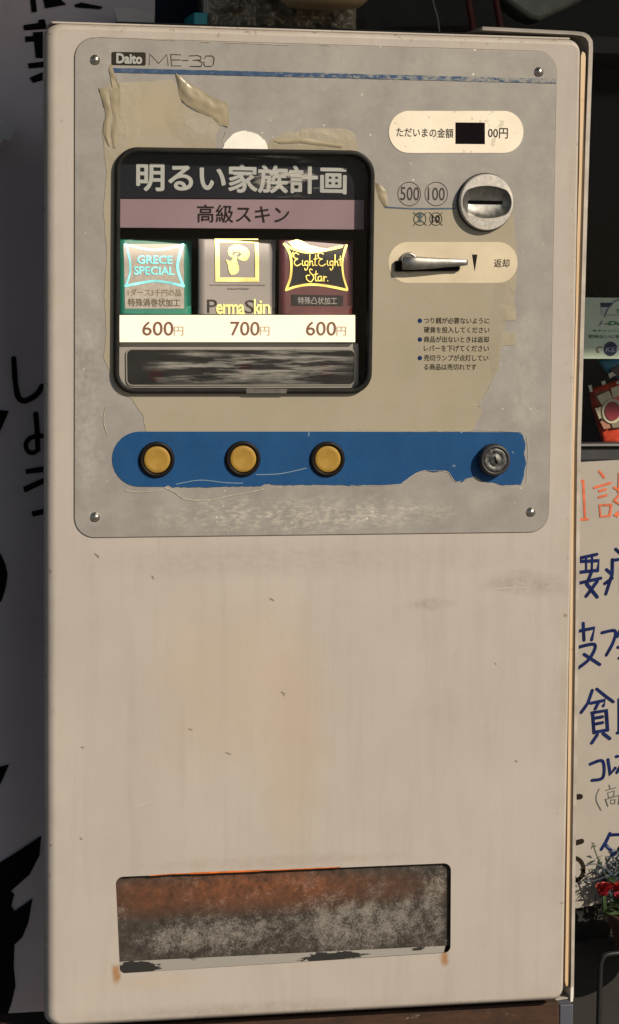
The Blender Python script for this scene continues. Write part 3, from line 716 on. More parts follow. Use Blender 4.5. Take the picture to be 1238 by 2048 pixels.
etext('gold_lettering', 'erma', (430, 608, 488, 628.5), .0006, GOLDB, e, yf, .02, lsp=.9)
etext('dark_lettering', 'S', (489, 600, 507, 627), .0004, GREYPRINT, e, yf, -.006)
etext('gold_lettering', 'k', (507, 598, 520, 628), .0006, GOLDB, e, yf, .012)
etext('gold_lettering', 'in', (518, 601, 540, 627), .0008, GOLDB, e, yf, .012, lsp=.9)

e, yf = carton('maroon sample carton with gold bordered black emblem and gold script, rightmost in the window', 557, 481, 706, 629, MAROON)
fq = lambda l: [(480 + a / 4.585, 460 + b / 4.585) for a, b in l]
skin('emblem', bow(568, 489, 696, 579, 14), .0004, BLACKCARD, e, yf)
estrk('gold_border', [(fq([(400, 130), (500, 180), (620, 205), (760, 190), (940, 150)]), 5, 1), (fq([(405, 130), (450, 220), (462, 330), (450, 440), (410, 550)]), 5, 1), (fq([(410, 550), (500, 520), (640, 500), (800, 515), (980, 550)]), 5, 1), (fq([(985, 140), (960, 200), (940, 300), (948, 420), (985, 545)]), 4, 1)], .0006, GOLD, e, yf)
skin('gold_highlight', fq([(440, 110), (520, 85), (570, 100), (640, 140), (750, 165), (850, 172), (760, 200), (640, 212), (560, 190), (480, 160)]), .0007, GOLDB, e, yf, 8)
SCR = [([(530, 225), (505, 210), (485, 225), (490, 255), (520, 265), (495, 280), (490, 310), (515, 328), (550, 310)], 1), ([(480, 205), (465, 225), (480, 245)], 1), ([(565, 280), (565, 320), (580, 325)], 1), ([(615, 285), (590, 290), (590, 320), (612, 320), (618, 285), (612, 350), (592, 368), (585, 352)], 1), ([(635, 225), (632, 325)], 1), ([(633, 300), (655, 285), (660, 325), (672, 322)], 1), ([(690, 230), (682, 315), (700, 325)], 1), ([(672, 268), (705, 262)], 1),
       ([(760, 220), (735, 208), (712, 225), (720, 258), (750, 265), (722, 280), (718, 312), (745, 330), (780, 312)], 1), ([(798, 282), (798, 318), (812, 325)], 1), ([(850, 285), (825, 290), (825, 320), (848, 318), (852, 285), (848, 345), (830, 368), (822, 352)], 1), ([(872, 228), (868, 325)], 1), ([(870, 300), (890, 286), (896, 325), (905, 322)], 1), ([(922, 240), (918, 318), (935, 325)], 1), ([(905, 272), (938, 266)], 1),
       ([(655, 365), (635, 358), (632, 385), (655, 410), (668, 440), (640, 475), (605, 455), (600, 420), (630, 415)], 1), ([(690, 375), (684, 455), (700, 468)], 1), ([(670, 410), (705, 402)], 1), ([(738, 425), (712, 430), (710, 462), (735, 462), (740, 425), (745, 468)], 1), ([(762, 425), (764, 470)], 1), ([(764, 445), (774, 430), (788, 431)], 1), ([(798, 464), (799, 467)], 1)]
estrk('gold_script', [(fq(P), 2.1, s) for P, s in SCR], .0009, GOLD, e, yf)
skin('black_label', [(580, 589), (686, 591), (685, 612), (581, 611)], .0004, BLACKCARD, e, yf, 3)
etext('small_lettering', '特殊凸状加工', (593, 594, 673, 609), .0007, simple('grey_print', (.30, .28, .26), .5), e, yf, .01)

# ------------------------------------------------------------------ money controls on the right of the plate
def pill(x0, y0, x1, y1, n=12):
    a, b, c, d = xz(x0, y0), xz(x1, y0), xz(x1, y1), xz(x0, y1)
    r = (a[1] - d[1]) / 2; return rquad([a, b, c, d], r * .995, n)
pl = part(sheet('amount_label', [rough(pill(777, 222, 1046, 306), .004, .00012, 2)], Y1 - .0001, .0003, PILL), vm)
part(sheet('amount_screen', [pxs([(910, 245), (969, 245.5), (969, 288.5), (910, 288)])], Y1 - .0002, .0003, simple('screen_dark', (.006, .004, .005), .3, 0, .1, 60, .06)), pl)
part(text('lettering', 'ただいまの金額', pbox(792, 256, 906, 275), Y1 - .0002, GREYPRINT, None, .012), pl)
part(text('lettering', '00円', pbox(975, 256, 1015, 277), Y1 - .0002, GREYPRINT, None, .012), pl)
def ringloops(px, py, r, w):
    p = at(px, py); R_ = r * .000383; return [circ(p.x, p.z, R_, 36), circ(p.x, p.z, R_ - w * .000383, 36)]
coins = [('500', 818, 388, 24.5, (800, 374, 838, 401)), ('100', 872, 388, 24.5, (855, 375, 889, 401))]
for s, px, py, r, bx in coins:
    k = part(sheet('coin_mark', ringloops(px, py, r, 1.5), TY - .0001, .0002, GREYPRINT), vm)
    part(text('lettering', s, pbox(*bx), TY - .0001, GREYPRINT, None, .006), k)
for s, px in (('10', 871), ('note', 839)):
    k = part(sheet('refused_coin_mark', ringloops(px, 438, 13.5, 1.6), Y1 - .0002, .0002, GREYPRINT), vm)
    part(ribbons('cross', [T([(px - 13, 425), (px + 13, 451)], 1.4), T([(px + 13, 425), (px - 13, 451)], 1.4)], Y1 - .00025, GREYPRINT), k)
    if s == '10': part(text('lettering', '10', pbox(px - 8, 430, px + 8, 446), Y1 - .0003, BLACK, None, .012), k)
    else: part(ribbons('note_picture', [T([(px - 5, 428), (px + 5, 428)], 3), T([(px - 4, 433), (px + 4, 433)], 2.5), T([(px, 429), (px, 442)], 5), T([(px - 4, 443), (px + 4, 443)], 2.5)], Y1 - .0003, simple('green_grey_print', (.05, .09, .085), .6)), k)
part(ribbons('blue_line', [T([(770, 414.5), (830, 417.5), (908, 417)], 3.2)], Y1 - .0002, simple('faded_blue', (.04, .08, .14), .5, 0, .4, 200)), plate)

# coin slot: round boss with a scooped obround recess
SCOOP = simple('dull_scoop_metal', (.22, .22, .205), .34, .8, .25, 200)
def coin_slot():
    p = at(969, 405); e = bpy.data.objects.new('coin_slot', None); COL.objects.link(e); e.parent = vm
    e.location = Vector((p.x, Y1, p.z)) - vm.location
    R_ = .0218; N = 96; hy = -.0058
    V, F = [], []
    def add(L): 
        b = len(V); V.extend(L); return b
    ang = [2 * math.pi * k / N for k in range(N)]
    def obr(hx, r, y, f=None):
        out = []
        for a in ang:
            c, s = math.cos(a), math.sin(a)
            # ray-like parametrisation of an obround: straight in the middle, round at the ends
            x = max(-hx, min(hx, c * (hx + r) * 1.25)) if abs(c) < .95 else math.copysign(hx, c)
            x = hx * max(-1, min(1, c * 1.6)); q = Vector((c * (hx + r) - 0, s * r))
            d = Vector((c * 1.15, s)).normalized()
            out.append((x + d.x * r, y, d.y * r))
        return out
    rings_ = [[(R_ * math.cos(a), 0, R_ * math.sin(a)) for a in ang], [(R_ * math.cos(a), hy + .0012, R_ * math.sin(a)) for a in ang], [((R_ - .0007) * math.cos(a), hy, (R_ - .0007) * math.sin(a)) for a in ang],
              obr(.0072, .0128, hy - .0002), obr(.0072, .0124, hy + .0004), obr(.0080, .0092, hy + .0026), obr(.0100, .0045, hy + .0044), obr(.0122, .0013, hy + .0051)]
    ids = [add(r) for r in rings_]
    for A, B in zip(ids, ids[1:]):
        for k in range(N): F.append((A + k, A + (k + 1) % N, B + (k + 1) % N, B + k))
    o = mesh('slot_boss', V, F, CAST, e, True); fixn(o)
    for f in o.data.polygons: f.use_smooth = not (abs(f.center.y - hy) < .0002)
    o.data.materials.append(SCOOP)
    for i, f in enumerate(o.data.polygons):
        if f.center.y > hy + .0004 and (f.center.x ** 2 + f.center.z ** 2) ** .5 < .0205: f.material_index = 1
    sheet('slot', [[(-.0142, .0014), (.0142, .0014), (.0142, -.0014), (-.0142, -.0014)]], hy + .0047, .0006, HOLE, e)
    lathe('base_ring', [(.0228, 0), (.0228, -.0012), (.0222, -.0018), (.0215, -.0018), (.0214, -.0002)], (0, 0, 0), LOCKRIM, e, 64)
coin_slot()

# return lever
lp = part(sheet('lever_label', [pill(776, 484, 1034, 566)], Y1 - .00015, .0003, PILL2), vm)
lv = bpy.data.objects.new('return_lever', None); COL.objects.link(lv); lv.parent = vm
pv = at(816, 525); lv.location = Vector((pv.x, Y1 - .00025, pv.z)) - vm.location
lathe('pivot', [(.0078, 0), (.0078, -.0012), (.0070, -.0016), (.006, -.0016), (.0056, -.001)], (0, 0, 0), SATIN, lv, 36)
lathe('pivot_post', [(.0045, 0), (.0045, -.0050)], (0, 0, 0), DARKPL, lv, 24)
def lever_bar():
    S = [(-.0066, .0034, -.0044, .004), (-.0060, .0047, -.0056, .006), (.004, .0046, -.0056, .006), (.013, .0041, -.0050, .0055), (.030, .0034, -.0033, .0045), (.0435, .0029, -.0021, .0038), (.0458, .0024, -.0014, .003)]
    V, F = [], []; M_ = 10
    for x, zt, zb, t in S:
        c, h = (zt + zb) / 2, (zt - zb) / 2
        for k in range(M_):
            a = 2 * math.pi * k / M_; ca, sa = math.cos(a), math.sin(a)
            V.append((x, -.0058 - math.copysign(abs(ca) ** .4, ca) * t / 2, c + math.copysign(abs(sa) ** .4, sa) * h))
    for i in range(len(S) - 1):
        for k in range(M_): F.append((i * M_ + k, i * M_ + (k + 1) % M_, (i + 1) * M_ + (k + 1) % M_, (i + 1) * M_ + k))
    F += [tuple(range(M_)), tuple((len(S) - 1) * M_ + k for k in range(M_))]
    o = fixn(mesh('lever_bar', V, F, SATIN, lv, True))
lever_bar()
sheet('lever_shade', [rquad([(-.0112, .0012), (.0405, -.0012), (.0402, -.0062), (-.0108, -.0072)], [.001, .001, .001, .001])], -.0030, .003, LEVERSHADE, lv, .0005)  # black bar added where the lever's cast shadow falls
part(sheet('arrow_mark', [pxs([(943, 509), (954, 509), (948.5, 544)])], Y1 - .0002, .0002, BLACK), lp)
part(text('lettering', '返却', pbox(987, 518, 1018, 535), Y1 - .0002, BLACK, None, .012), lp)

# instructions
for i, (s, x1) in enumerate((('つり銭が必要ないように', 978), ('硬貨を投入してください', 978), ('商品が出ないときは返却', 977), ('レバーを下げてください', 977), ('売切ランプが点灯してい', 976), ('る商品は売切れです', 952))):
    yy = (641.5, 660, 679, 697, 716, 734)[i]
    part(text('instruction_lettering', s, pbox(847, yy - 6.5, x1, yy + 6), Y1 - .0001, BLACK, None, .012), vm)
    if i % 2 == 0:
        p = at(839, yy); part(sheet('bullet', [circ(p.x, p.z, .0018, 20)], Y1 - .0001, .0002, BLUEDOT), vm)

# ------------------------------------------------------------------ dispensing chute
ch = bpy.data.objects.new('dispensing_chute', None); COL.objects.link(ch); par(ch, vm)
fy = .0028
def chq(P, y): return [(at(a, b, 0).x, y, at(a, b, 0).z) for a, b in P]
# flap
FL = pxs([(224, 1745), (908, 1716), (908, 1893), (224, 1926)])
part(sheet('flap', [FL], fy, .0015, FLAP), ch)
# chrome lip leaning forward at the bottom
A = [at(238, 1925), at(892, 1893)]; Bq = [at(243, 1950), at(884, 1919)]
V, F = [], []
for i in range(21):
    t = i / 20
    a = A[0].lerp(A[1], t); b = Bq[0].lerp(Bq[1], t)
    V += [(a.x, fy - .0005, a.z), (a.x, fy - .0006, a.z - .0006), (b.x, .0004, b.z), (b.x, .0012, b.z - .004)]
for i in range(20):
    for k in range(3): q = 4 * i + k; F.append((q, q + 4, q + 5, q + 1))
o = mesh('chrome_lip', V, F, CHROME, None)
for f in o.data.polygons:
    if f.normal.y > 0: f.flip()
part(o, ch)
# inner walls of the opening
V, F = [], []
n = len(ch_hole)
for (x, z) in ch_hole: V += [(x, .00, z), (x, .012, z)]
for k in range(n): q = (k + 1) % n; F.append((2 * k, 2 * q, 2 * q + 1, 2 * k + 1))
part(fixn(mesh('opening_wall', V, F, simple('dark_brown_rust', (.045, .022, .012), .6, 0, .4, 60))), ch)
part(ribbons('rust_glow_lip', [T([(300, 1751), (340, 1748), (380, 1746.5)], 1.6), T([(380, 1746.5), (440, 1744), (520, 1741)], 3.4), T([(520, 1741), (600, 1737.5), (680, 1734)], 1.8)], -.0006, ORANGE), ch)  # rusted edge with the reflected sun glow painted in as orange
part(box('chute_back', -.17, .125, .02, .03, -.37, -.24, HOLE), ch)

# ------------------------------------------------------------------ rail and post below the machine
p0, p1 = at(4, 2027, .03), at(1112, 2027, .03)
rz = at(540, 2029, .05).z
ry = .02
while at(60, 2023, ry).z > -.3885 and ry < .2: ry += .001
tag(box('rail', at(3, 2040, .02).x, at(1113, 2040, .02).x, .012, max(ry, .02), -.43, -.3885, RUST, None, .002), 'rusty brown ledge carrying the underside of the vending machine', 'ledge')
POSTM = simple('blue_grey_post', (.06, .065, .09), .6, 0, .2, 30)
pq = at(1128, 2030, .07)
tag(box('post', pq.x - .0055, pq.x + .0065, .065, .08, GZ, at(1128, 2006, .07).z, POSTM, None, .001), 'blue-grey post under the machine\'s right corner, beside the rusty ledge', 'post')

# ------------------------------------------------------------------ banner on the left
YB = .24
bn = empty('banner', (at(40, 2020, YB).x, YB, at(40, 2022, YB).z), 'grey cloth banner with black lettering hanging left of the vending machine', 'banner')
def yban(x, z): return .010 * math.sin(x * 38 + 1.2 + z * 1.5) + .006 * mnoise.noise(Vector((x * 14, 0, z * 7)))
xa, xb, za, zb = at(-160, 1000, YB).x, at(306, 30, YB).x, at(40, 2034, YB).z, at(40, -120, YB).z
V, F = [], []; nx, nz = 40, 70
for j in range(nz + 1):
    for i in range(nx + 1):
        x = xa + (xb - xa) * i / nx; z = za + (zb - za) * j / nz; V.append((x, YB + yban(x, z), z))
for j in range(nz):
    for i in range(nx): a = j * (nx + 1) + i; F.append((a, a + 1, a + nx + 2, a + nx + 1))
o = mesh('cloth', V, F, BANNER, None, True); par(o, bn)
INK = simple('black_dye', (.006, .006, .007), .9, 0, .1, 50, .1)
def decal(name, P, mat):
    me = curve_mesh([pxs(P, YB)])
    bm = bmesh.new(); bm.from_mesh(me)
    xs = [v.co.x for v in bm.verts]; zs = [v.co.y for v in bm.verts]
    for ax, lo, hi in ((0, min(xs), max(xs)), (1, min(zs), max(zs))):
        k = lo + .006
        while k < hi:
            bmesh.ops.bisect_plane(bm, geom=bm.verts[:] + bm.edges[:] + bm.faces[:], plane_co=(k, 0, 0) if ax == 0 else (0, k, 0), plane_no=(1, 0, 0) if ax == 0 else (0, 1, 0)); k += .008
    for v in bm.verts: v.co = (v.co.x, YB + yban(v.co.x, v.co.y) - .0012, v.co.y)
    for f in bm.faces:
        f.normal_update()
        if f.normal.y > 0: f.normal_flip()
    bm.to_mesh(me); bm.free(); return par(link(name, me, mat), bn)
c4 = lambda l: [(a / 3.4125, b / 3.413) for a, b in l]
c5 = lambda l: [(a / 3.4125, 600 + b / 3.413) for a, b in l]
c6 = lambda l: [(a / 2.4125, 1200 + b / 2.415) for a, b in l]
for P in (c4([(205, -60), (242, -60), (258, 75), (220, 80)]), c4([(290, -60), (400, -30), (460, 25), (315, 52)]), c4([(515, 25), (560, 12), (700, 45), (690, 62), (520, 44)]),
          c4([(162, 168), (268, 150), (268, 130), (310, 124), (330, 190), (170, 204)]), c4([(175, 245), (232, 240), (232, 215), (300, 210), (300, 390), (252, 388), (238, 278), (178, 282)]),
          c4([(198, 428), (310, 412), (310, 452), (203, 462)]), c4([(208, 525), (300, 485), (300, 540), (235, 562)]),
          c5([(-40, 745), (57, 755), (0, 880), (-40, 940)]), c5([(172, 1155), (300, 1136), (300, 1176), (174, 1186)]), c5([(154, 1275), (300, 1215), (300, 1255), (165, 1312)]), c5([(212, 1443), (300, 1425), (300, 1462), (222, 1478)]),
          c5([(-40, 1700), (0, 1730), (30, 1800), (45, 1870), (30, 1960), (0, 2048), (-40, 2070)]), c6([(-30, 800), (38, 783), (0, 870), (-30, 910)]),
          c6([(-40, 1270), (0, 1250), (198, 1137), (190, 1230), (140, 1320), (70, 1375), (48, 1395), (65, 1410), (50, 1465), (65, 1493), (155, 1437), (135, 1550), (105, 1620), (65, 1655), (62, 1760), (70, 1850), (50, 1930), (30, 1985), (-40, 1990)])):
    decal('lettering', P, INK)
yb2 = lambda x, z: yban(x, z)
par(ribbons('lettering', [(pxs(c5(P), YB), w / 3.41 * .00045, 1) for P, w in (([(90, 400), (98, 520), (110, 620), (130, 672), (165, 688), (220, 668), (262, 635), (290, 590)], 36), ([(245, 780), (254, 880), (258, 1005)], 34), ([(300, 930), (240, 930), (195, 950), (174, 990), (190, 1032), (228, 1042), (262, 1020)], 30))], YB - .0015, INK, None, .0001, yb2), bn)
WTIE = simple('white_cloth_tie', (.55, .54, .54), .8, 0, .08, 60)
tq = sheet('tie_loop', [pxs([(-30, 225), (0, 236), (32, 254), (20, 282), (8, 278), (0, 291), (-30, 300)], YB - .03)], YB - .03, .002, WTIE); par(tq, bn)
tq = sheet('corner_fold', [pxs([(-20, -20), (9, -20), (0, 26), (-20, 60)], YB - .03)], YB - .03, .002, WTIE); par(tq, bn)
tq = sheet('pale_fold', [pxs([(225, 14), (262, 16), (306, 27), (309, 60), (240, 60), (232, 30)], YB - .03)], YB - .03, .002, WTIE); par(tq, bn)
pp = at(-70, 500, YB)
par(lathe('pole', [(.006, GZ), (.006, .7)], (pp.x - .05, YB + .03, 0), simple('white_pole', (.6, .6, .58), .4), None, 16, 'z'), bn)

# ------------------------------------------------------------------ shop window behind
YG = .40
FRM = simple('grey_window_frame', (.055, .055, .06), .45, .3, .15, 40)
sw = empty('shop_window', (.3, YG, GZ), 'shop window with a dark grey frame behind the vending machine', 'window')
par(box('glass', -1.6, 2.2, YG, YG + .004, at(1200, 895, YG).z, ezc - .003, m_pane('window_glass', .004)), sw)
za_, zb_ = at(1200, 925, YG - .02).z, at(1200, 886, YG - .02).z
par(box('sill', -.35, 2.2, YG - .02, YG - .001, za_, zb_, FRM, None, .003), sw)
par(box('sill_groove', -.35, 2.2, YG - .0222, YG - .0202, at(1200, 896, YG - .02).z, at(1200, 892, YG - .02).z, HOLE), sw)
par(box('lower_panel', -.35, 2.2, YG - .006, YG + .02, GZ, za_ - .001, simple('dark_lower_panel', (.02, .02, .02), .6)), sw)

# payment card sign in the window
YC = .36
cs = sheet('card_sign', [pxs([(1100, 594), (1330, 597), (1330, 718), (1100, 717)], YC)], YC, .0015, simple('pale_green_card', (.56, .68, .54), .5, 0, .08, 30)); tag(cs, 'pale green payment card sign stuck above the red packet in the window', 'sign')
K = lambda l: [(1158 + a / 13.65, 580 + b / 13.65) for a, b in l]
GR1, GR2 = simple('green_print', (.03, .20, .05), .5), simple('teal_print', (.07, .22, .13), .5)
NV = simple('dark_blue_print', (.012, .022, .07), .5); GY = simple('grey_blue_print', (.14, .18, .24), .5)
def S_(pl, y): return [(pxs(K(P), y), w / 13.65 * .00045, sm) for P, w, sm in pl]
par(sheet('card_picture', [pxs(K([(600, 345), (890, 345), (720, 620), (640, 690), (590, 660)]), YC)], YC - .0004, .0003, simple('pale_picture', (.50, .56, .54), .5)), cs)
par(ribbons('card_stripe', S_([([(610, 380), (890, 385)], 70, 0), ([(610, 440), (850, 442)], 55, 0)], YC), YC - .0006, NV), cs)
par(ribbons('arc', S_([([(1500, 180), (1080, 260), (900, 370), (760, 560), (700, 730)], 34, 1), ([(760, 680), (1100, 680), (1500, 690)], 16, 0)], YC), YC - .0009, GY), cs)
KB = lambda a, b, c, d: pbox(*K([(a, b)])[0], *K([(c, d)])[0], YC)
par(text('lettering', 'J', KB(520, 840, 650, 975), YC - .0006, GY, None, .03, shear=.3), cs)
par(text('lettering', '-Debit', KB(680, 850, 1560, 965), YC - .0006, GR1, None, .03, shear=.2), cs)
par(text('lettering', '★キャッシュカード', KB(370, 1070, 1560, 1150), YC - .0006, GR2, None, .01), cs)
par(text('lettering', 'Y', KB(1010, 520, 1110, 630), YC - .0006, GR1, None, .03), cs)
par(text('lettering', '即時払いに使えます', KB(265, 1220, 1560, 1320), YC - .0006, GR2, None, .012), cs)
pc = at(*K([(860, 1605)])[0], YC); rr = 205 / 13.65 * .00045
par(sheet('round_logo', [circ(pc.x, pc.z, rr, 32)], YC - .0004, .0003, NV), cs)
par(text('lettering', 'KEI', KB(720, 1560, 1040, 1690), YC - .0008, simple('pale_blue_print', (.25, .30, .42), .5), None, .015), cs)
par(ribbons('arc', S_([([(620, 1560), (530, 1570), (490, 1640), (540, 1700)], 40, 1)], YC), YC - .0006, simple('pale_brown_arc', (.30, .24, .16), .5)), cs)

# two foil packets leaning behind the glass
YP = .44
J = lambda l: [(1158 + a / 8.9, 700 + b / 8.9) for a, b in l]
def packet(name, label, outline, mat, puff):
    L = pxs(outline, YP); cx = sum(p[0] for p in L) / len(L); cz = sum(p[1] for p in L) / len(L)
    V, F = [], []; n = len(L); K_ = 6
    for s in (-1, 1):
        for k in range(K_):
            t = k / K_
            for (x, z) in L: V.append((cx + (x - cx) * (1 - t), YP + s * (.001 + puff * (1 - (1 - t) ** 2)) * (1 + .4 * mnoise.noise(Vector((x * 90 + k, z * 90, s)))), cz + (z - cz) * (1 - t)))
        V.append((cx, YP + s * puff, cz))
    m = K_ * n + 1
    for s in (0, 1):
        o_ = s * m
        for k in range(K_ - 1):
            for i in range(n): F.append((o_ + k * n + i, o_ + k * n + (i + 1) % n, o_ + (k + 1) * n + (i + 1) % n, o_ + (k + 1) * n + i))
        for i in range(n): F.append((o_ + (K_ - 1) * n + i, o_ + (K_ - 1) * n + (i + 1) % n, o_ + m - 1))
    for i in range(n): F.append((i, (i + 1) % n, m + (i + 1) % n, m + i))
    o = fixn(mesh(name, V, F, mat, None, True)); tag(o, label, 'packet'); return o
RED = simple('red_packet_film', (.58, .07, .035), .3, 0, .5, 70)
pk = packet('packet', 'red and cream snack packet leaning in the window above the grey sill', J([(180, 700), (400, 640), (600, 560), (800, 500), (1200, 420), (1300, 1000), (1300, 1700), (420, 1700), (330, 1350), (230, 1030)]), RED, .006)
def on(name, P, mat, off=.0075, y=YP): return par(sheet(name, [pxs(J(P), y)], y - off, .001, mat), pk)
CRM, CR2 = simple('cream_print', (.55, .50, .35), .5, 0, .2, 90), simple('grey_cream_print', (.20, .17, .13), .5, 0, .3, 90)
on('printed_patch', [(270, 820), (490, 720), (560, 870), (380, 1000)], CRM); on('printed_patch', [(520, 680), (680, 620), (690, 800), (560, 850)], CRM, .0077)
on('printed_patch', [(240, 1030), (420, 990), (500, 1180), (320, 1230)], CRM); on('printed_patch', [(500, 1250), (760, 1150), (800, 1350), (560, 1380)], CR2, .0077)
on('printed_patch', [(330, 1260), (480, 1230), (520, 1380), (400, 1400)], simple('pink_print', (.34, .16, .10), .5)); on('printed_patch', [(610, 930), (800, 820), (800, 1120), (660, 1160)], CRM)
on('printed_mark', [(275, 790), (420, 700), (450, 710), (300, 800)], simple('dark_olive', (.05, .045, .02), .5), .0085); on('printed_mark', [(330, 1210), (450, 1180), (460, 1205), (345, 1240)], simple('dark_olive', (.05, .045, .02), .5), .0085)
pc = at(*J([(540, 1080)])[0], YP); q = .0105
on_ = sheet('round_badge', [circ(pc.x, pc.z, q, 28, q * 1.15)], YP - .0088, .001, CRM); par(on_, pk)
on_ = sheet('badge_centre', [circ(pc.x, pc.z, q * .74, 28, q * .88)], YP - .0096, .0008, simple('crimson_print', (.24, .02, .03), .5)); par(on_, pk)
WH = simple('white_clip', (.55, .54, .50), .4)
for P in ([(110, 625), (175, 615), (190, 740), (150, 745)], [(345, 560), (410, 535), (425, 600), (365, 625)], [(610, 560), (720, 530), (730, 590), (620, 600)]):
    on('seal_tab', P, WH, .009)
pb_ = packet('packet', 'blue packet with dark stripe hanging over the red packet in the window', J([(330, 170), (1000, 130), (1300, 300), (1300, 480), (700, 520), (520, 420), (480, 420)]), simple('blue_packet_film', (.03, .20, .34), .3, 0, .3, 60), .004)
par(sheet('dark_stripe', [pxs(J([(510, 350), (700, 250), (1000, 220), (1000, 450), (640, 470)]), YP)], YP - .0062, .001, simple('dark_violet_print', (.02, .018, .04), .4)), pb_)
par(sheet('white_patch', [pxs(J([(480, 420), (560, 385), (620, 440), (510, 505)]), YP)], YP - .0066, .001, WH), pb_)

# ------------------------------------------------------------------ handwritten notice
YN = .34
nt = sheet('notice', [pxs([(1020, 932), (1238, 920), (1500, 905), (1500, 1830), (1020, 1830)], YN)], YN, .002, simple('cream_board', (.365, .335, .295), .7, 0, .05, 30)); tag(nt, 'cream handwritten notice with orange and blue brush lettering right of the machine', 'notice')
a1 = lambda l: [(1100 + a / 3.942, 920 + b / 3.938) for a, b in l]
a2 = lambda l: [(1100 + a / 5.536, 1330 + b / 5.535) for a, b in l]
a3 = lambda l: [(1080 + a / 5.146, 1650 + b / 5.146) for a, b in l]
BR = simple('blue_marker', (.007, .016, .085), .7, 0, .4, 120, .1); OR = simple('orange_marker', (.62, .13, .05), .6, 0, .25, 120); PE = simple('pencil_grey', (.12, .12, .11), .7); BN = simple('brown_marker', (.02, .014, .008), .7, 0, .3, 100, .1)
def notes(name, f, L, w, mat, sc, k):
    par(ribbons(name, [(pxs(f(P), YN), (w if len(q) == 0 else q[0]) / sc * .00044, 1 if len(P) > 3 and (P[0] != P[-1]) and not any(x == 'k' for x in q) else 0) for P, *q in L], YN - .0003 - k * .00005, mat, None, .00003), nt)
notes('orange_lettering', a1, [([(262, 165), (268, 300), (276, 468)],), ([(200, 470), (296, 466)],), ([(200, 162), (262, 165)],), ([(388, 88), (428, 138)],), ([(348, 218), (478, 180)],), ([(388, 244), (440, 230)],), ([(386, 292), (444, 276)],), ([(390, 355), (482, 352), (470, 438), (398, 446), (390, 355)],), ([(545, 105), (543, 215)],), ([(506, 215), (545, 240)],), ([(548, 270), (505, 320), (548, 345)],), ([(512, 432), (560, 395)],),
      ([(600, 100), (590, 200), (540, 250)],), ([(610, 270), (600, 350), (530, 440)],), ([(600, 350), (680, 440)],)], 21, OR, 3.942, 0)
L1 = [([(235, 772), (370, 742)],), ([(190, 800), (385, 792), (374, 872)],), ([(190, 888), (376, 868)],), ([(285, 762), (285, 880)], 18), ([(332, 755), (330, 872)], 18), ([(200, 975), (400, 930)],), ([(325, 888), (290, 975), (372, 1078)],), ([(372, 955), (285, 1072)],), ([(518, 702), (560, 740)],), ([(490, 790), (700, 760)],), ([(492, 785), (490, 900), (440, 1055)],), ([(445, 862), (478, 892)],), ([(433, 972), (490, 930)],), ([(560, 860), (660, 850), (650, 1040)],), ([(560, 870), (560, 1050)],),
      ([(262, 1285), (268, 1418)],), ([(200, 1352), (350, 1322), (328, 1415)],), ([(200, 1480), (352, 1452), (315, 1560), (220, 1640)],), ([(270, 1530), (392, 1610)],), ([(410, 1360), (512, 1345), (500, 1430), (444, 1536)],), ([(560, 1330), (530, 1390)],), ([(535, 1475), (640, 1460)],), ([(545, 1560), (640, 1545)],)]
for q_ in (L1[:8], L1[8:15], L1[15:19], L1[19:]): notes('blue_lettering', a1, q_, 28, BR, 3.942, 1)
L2 = [([(468, 280), (420, 420), (345, 524)],), ([(518, 265), (610, 340), (700, 406)],), ([(452, 422), (612, 388), (590, 450)],), ([(545, 400), (500, 485)],), ([(472, 530), (488, 750)],), ([(465, 528), (622, 502), (638, 720)],), ([(485, 588), (580, 572)],), ([(495, 652), (582, 636)],), ([(488, 742), (640, 716)],), ([(525, 768), (462, 862)],), ([(590, 756), (662, 812)],), ([(765, 380), (765, 750)],), ([(745, 750), (850, 735)],), ([(765, 480), (860, 470)],),
      ([(445, 1096), (582, 1062), (586, 1242), (465, 1276)],), ([(642, 1046), (668, 1218), (722, 1140)],), ([(735, 1012), (850, 1000), (740, 1190)],), ([(800, 1100), (850, 1180)],)]
for q_ in (L2[:11], L2[11:14], L2[14:]): notes('blue_lettering', a2, q_, 38, BR, 5.536, 2)
notes('pencil_lettering', a2, [([(545, 1370), (514, 1440), (516, 1510), (565, 1605)], 12), ([(655, 1325), (666, 1370)],), ([(618, 1386), (728, 1356)],), ([(640, 1412), (712, 1392), (706, 1450), (650, 1466), (640, 1412)],), ([(614, 1482), (642, 1562)],), ([(618, 1486), (762, 1440), (760, 1540)],), ([(668, 1492), (722, 1488), (716, 1532), (676, 1532), (668, 1492)],)], 11, PE, 5.536, 3)
notes('brown_lettering', a2, [([(295, 1458), (335, 1456)], 66)], 60, BN, 5.536, 3)
notes('brown_lettering', a2, [([(285, 1968), (350, 1950)], 66)], 60, BN, 5.536, 3)
notes('brown_lettering', a3, [([(350 + 98 * math.cos(a), 455 - 118 * math.sin(a)) for a in [k / 24 * 2 * math.pi for k in range(25)]], 44, 'k')], 44, BN, 5.146, 3)
notes('blue_lettering', a3, [([(720, 85), (680, 170), (630, 250)],), ([(715, 100), (880, 112), (800, 260), (720, 330)],), ([(672, 200), (772, 300)],)], 36, BR, 5.146, 3.4)

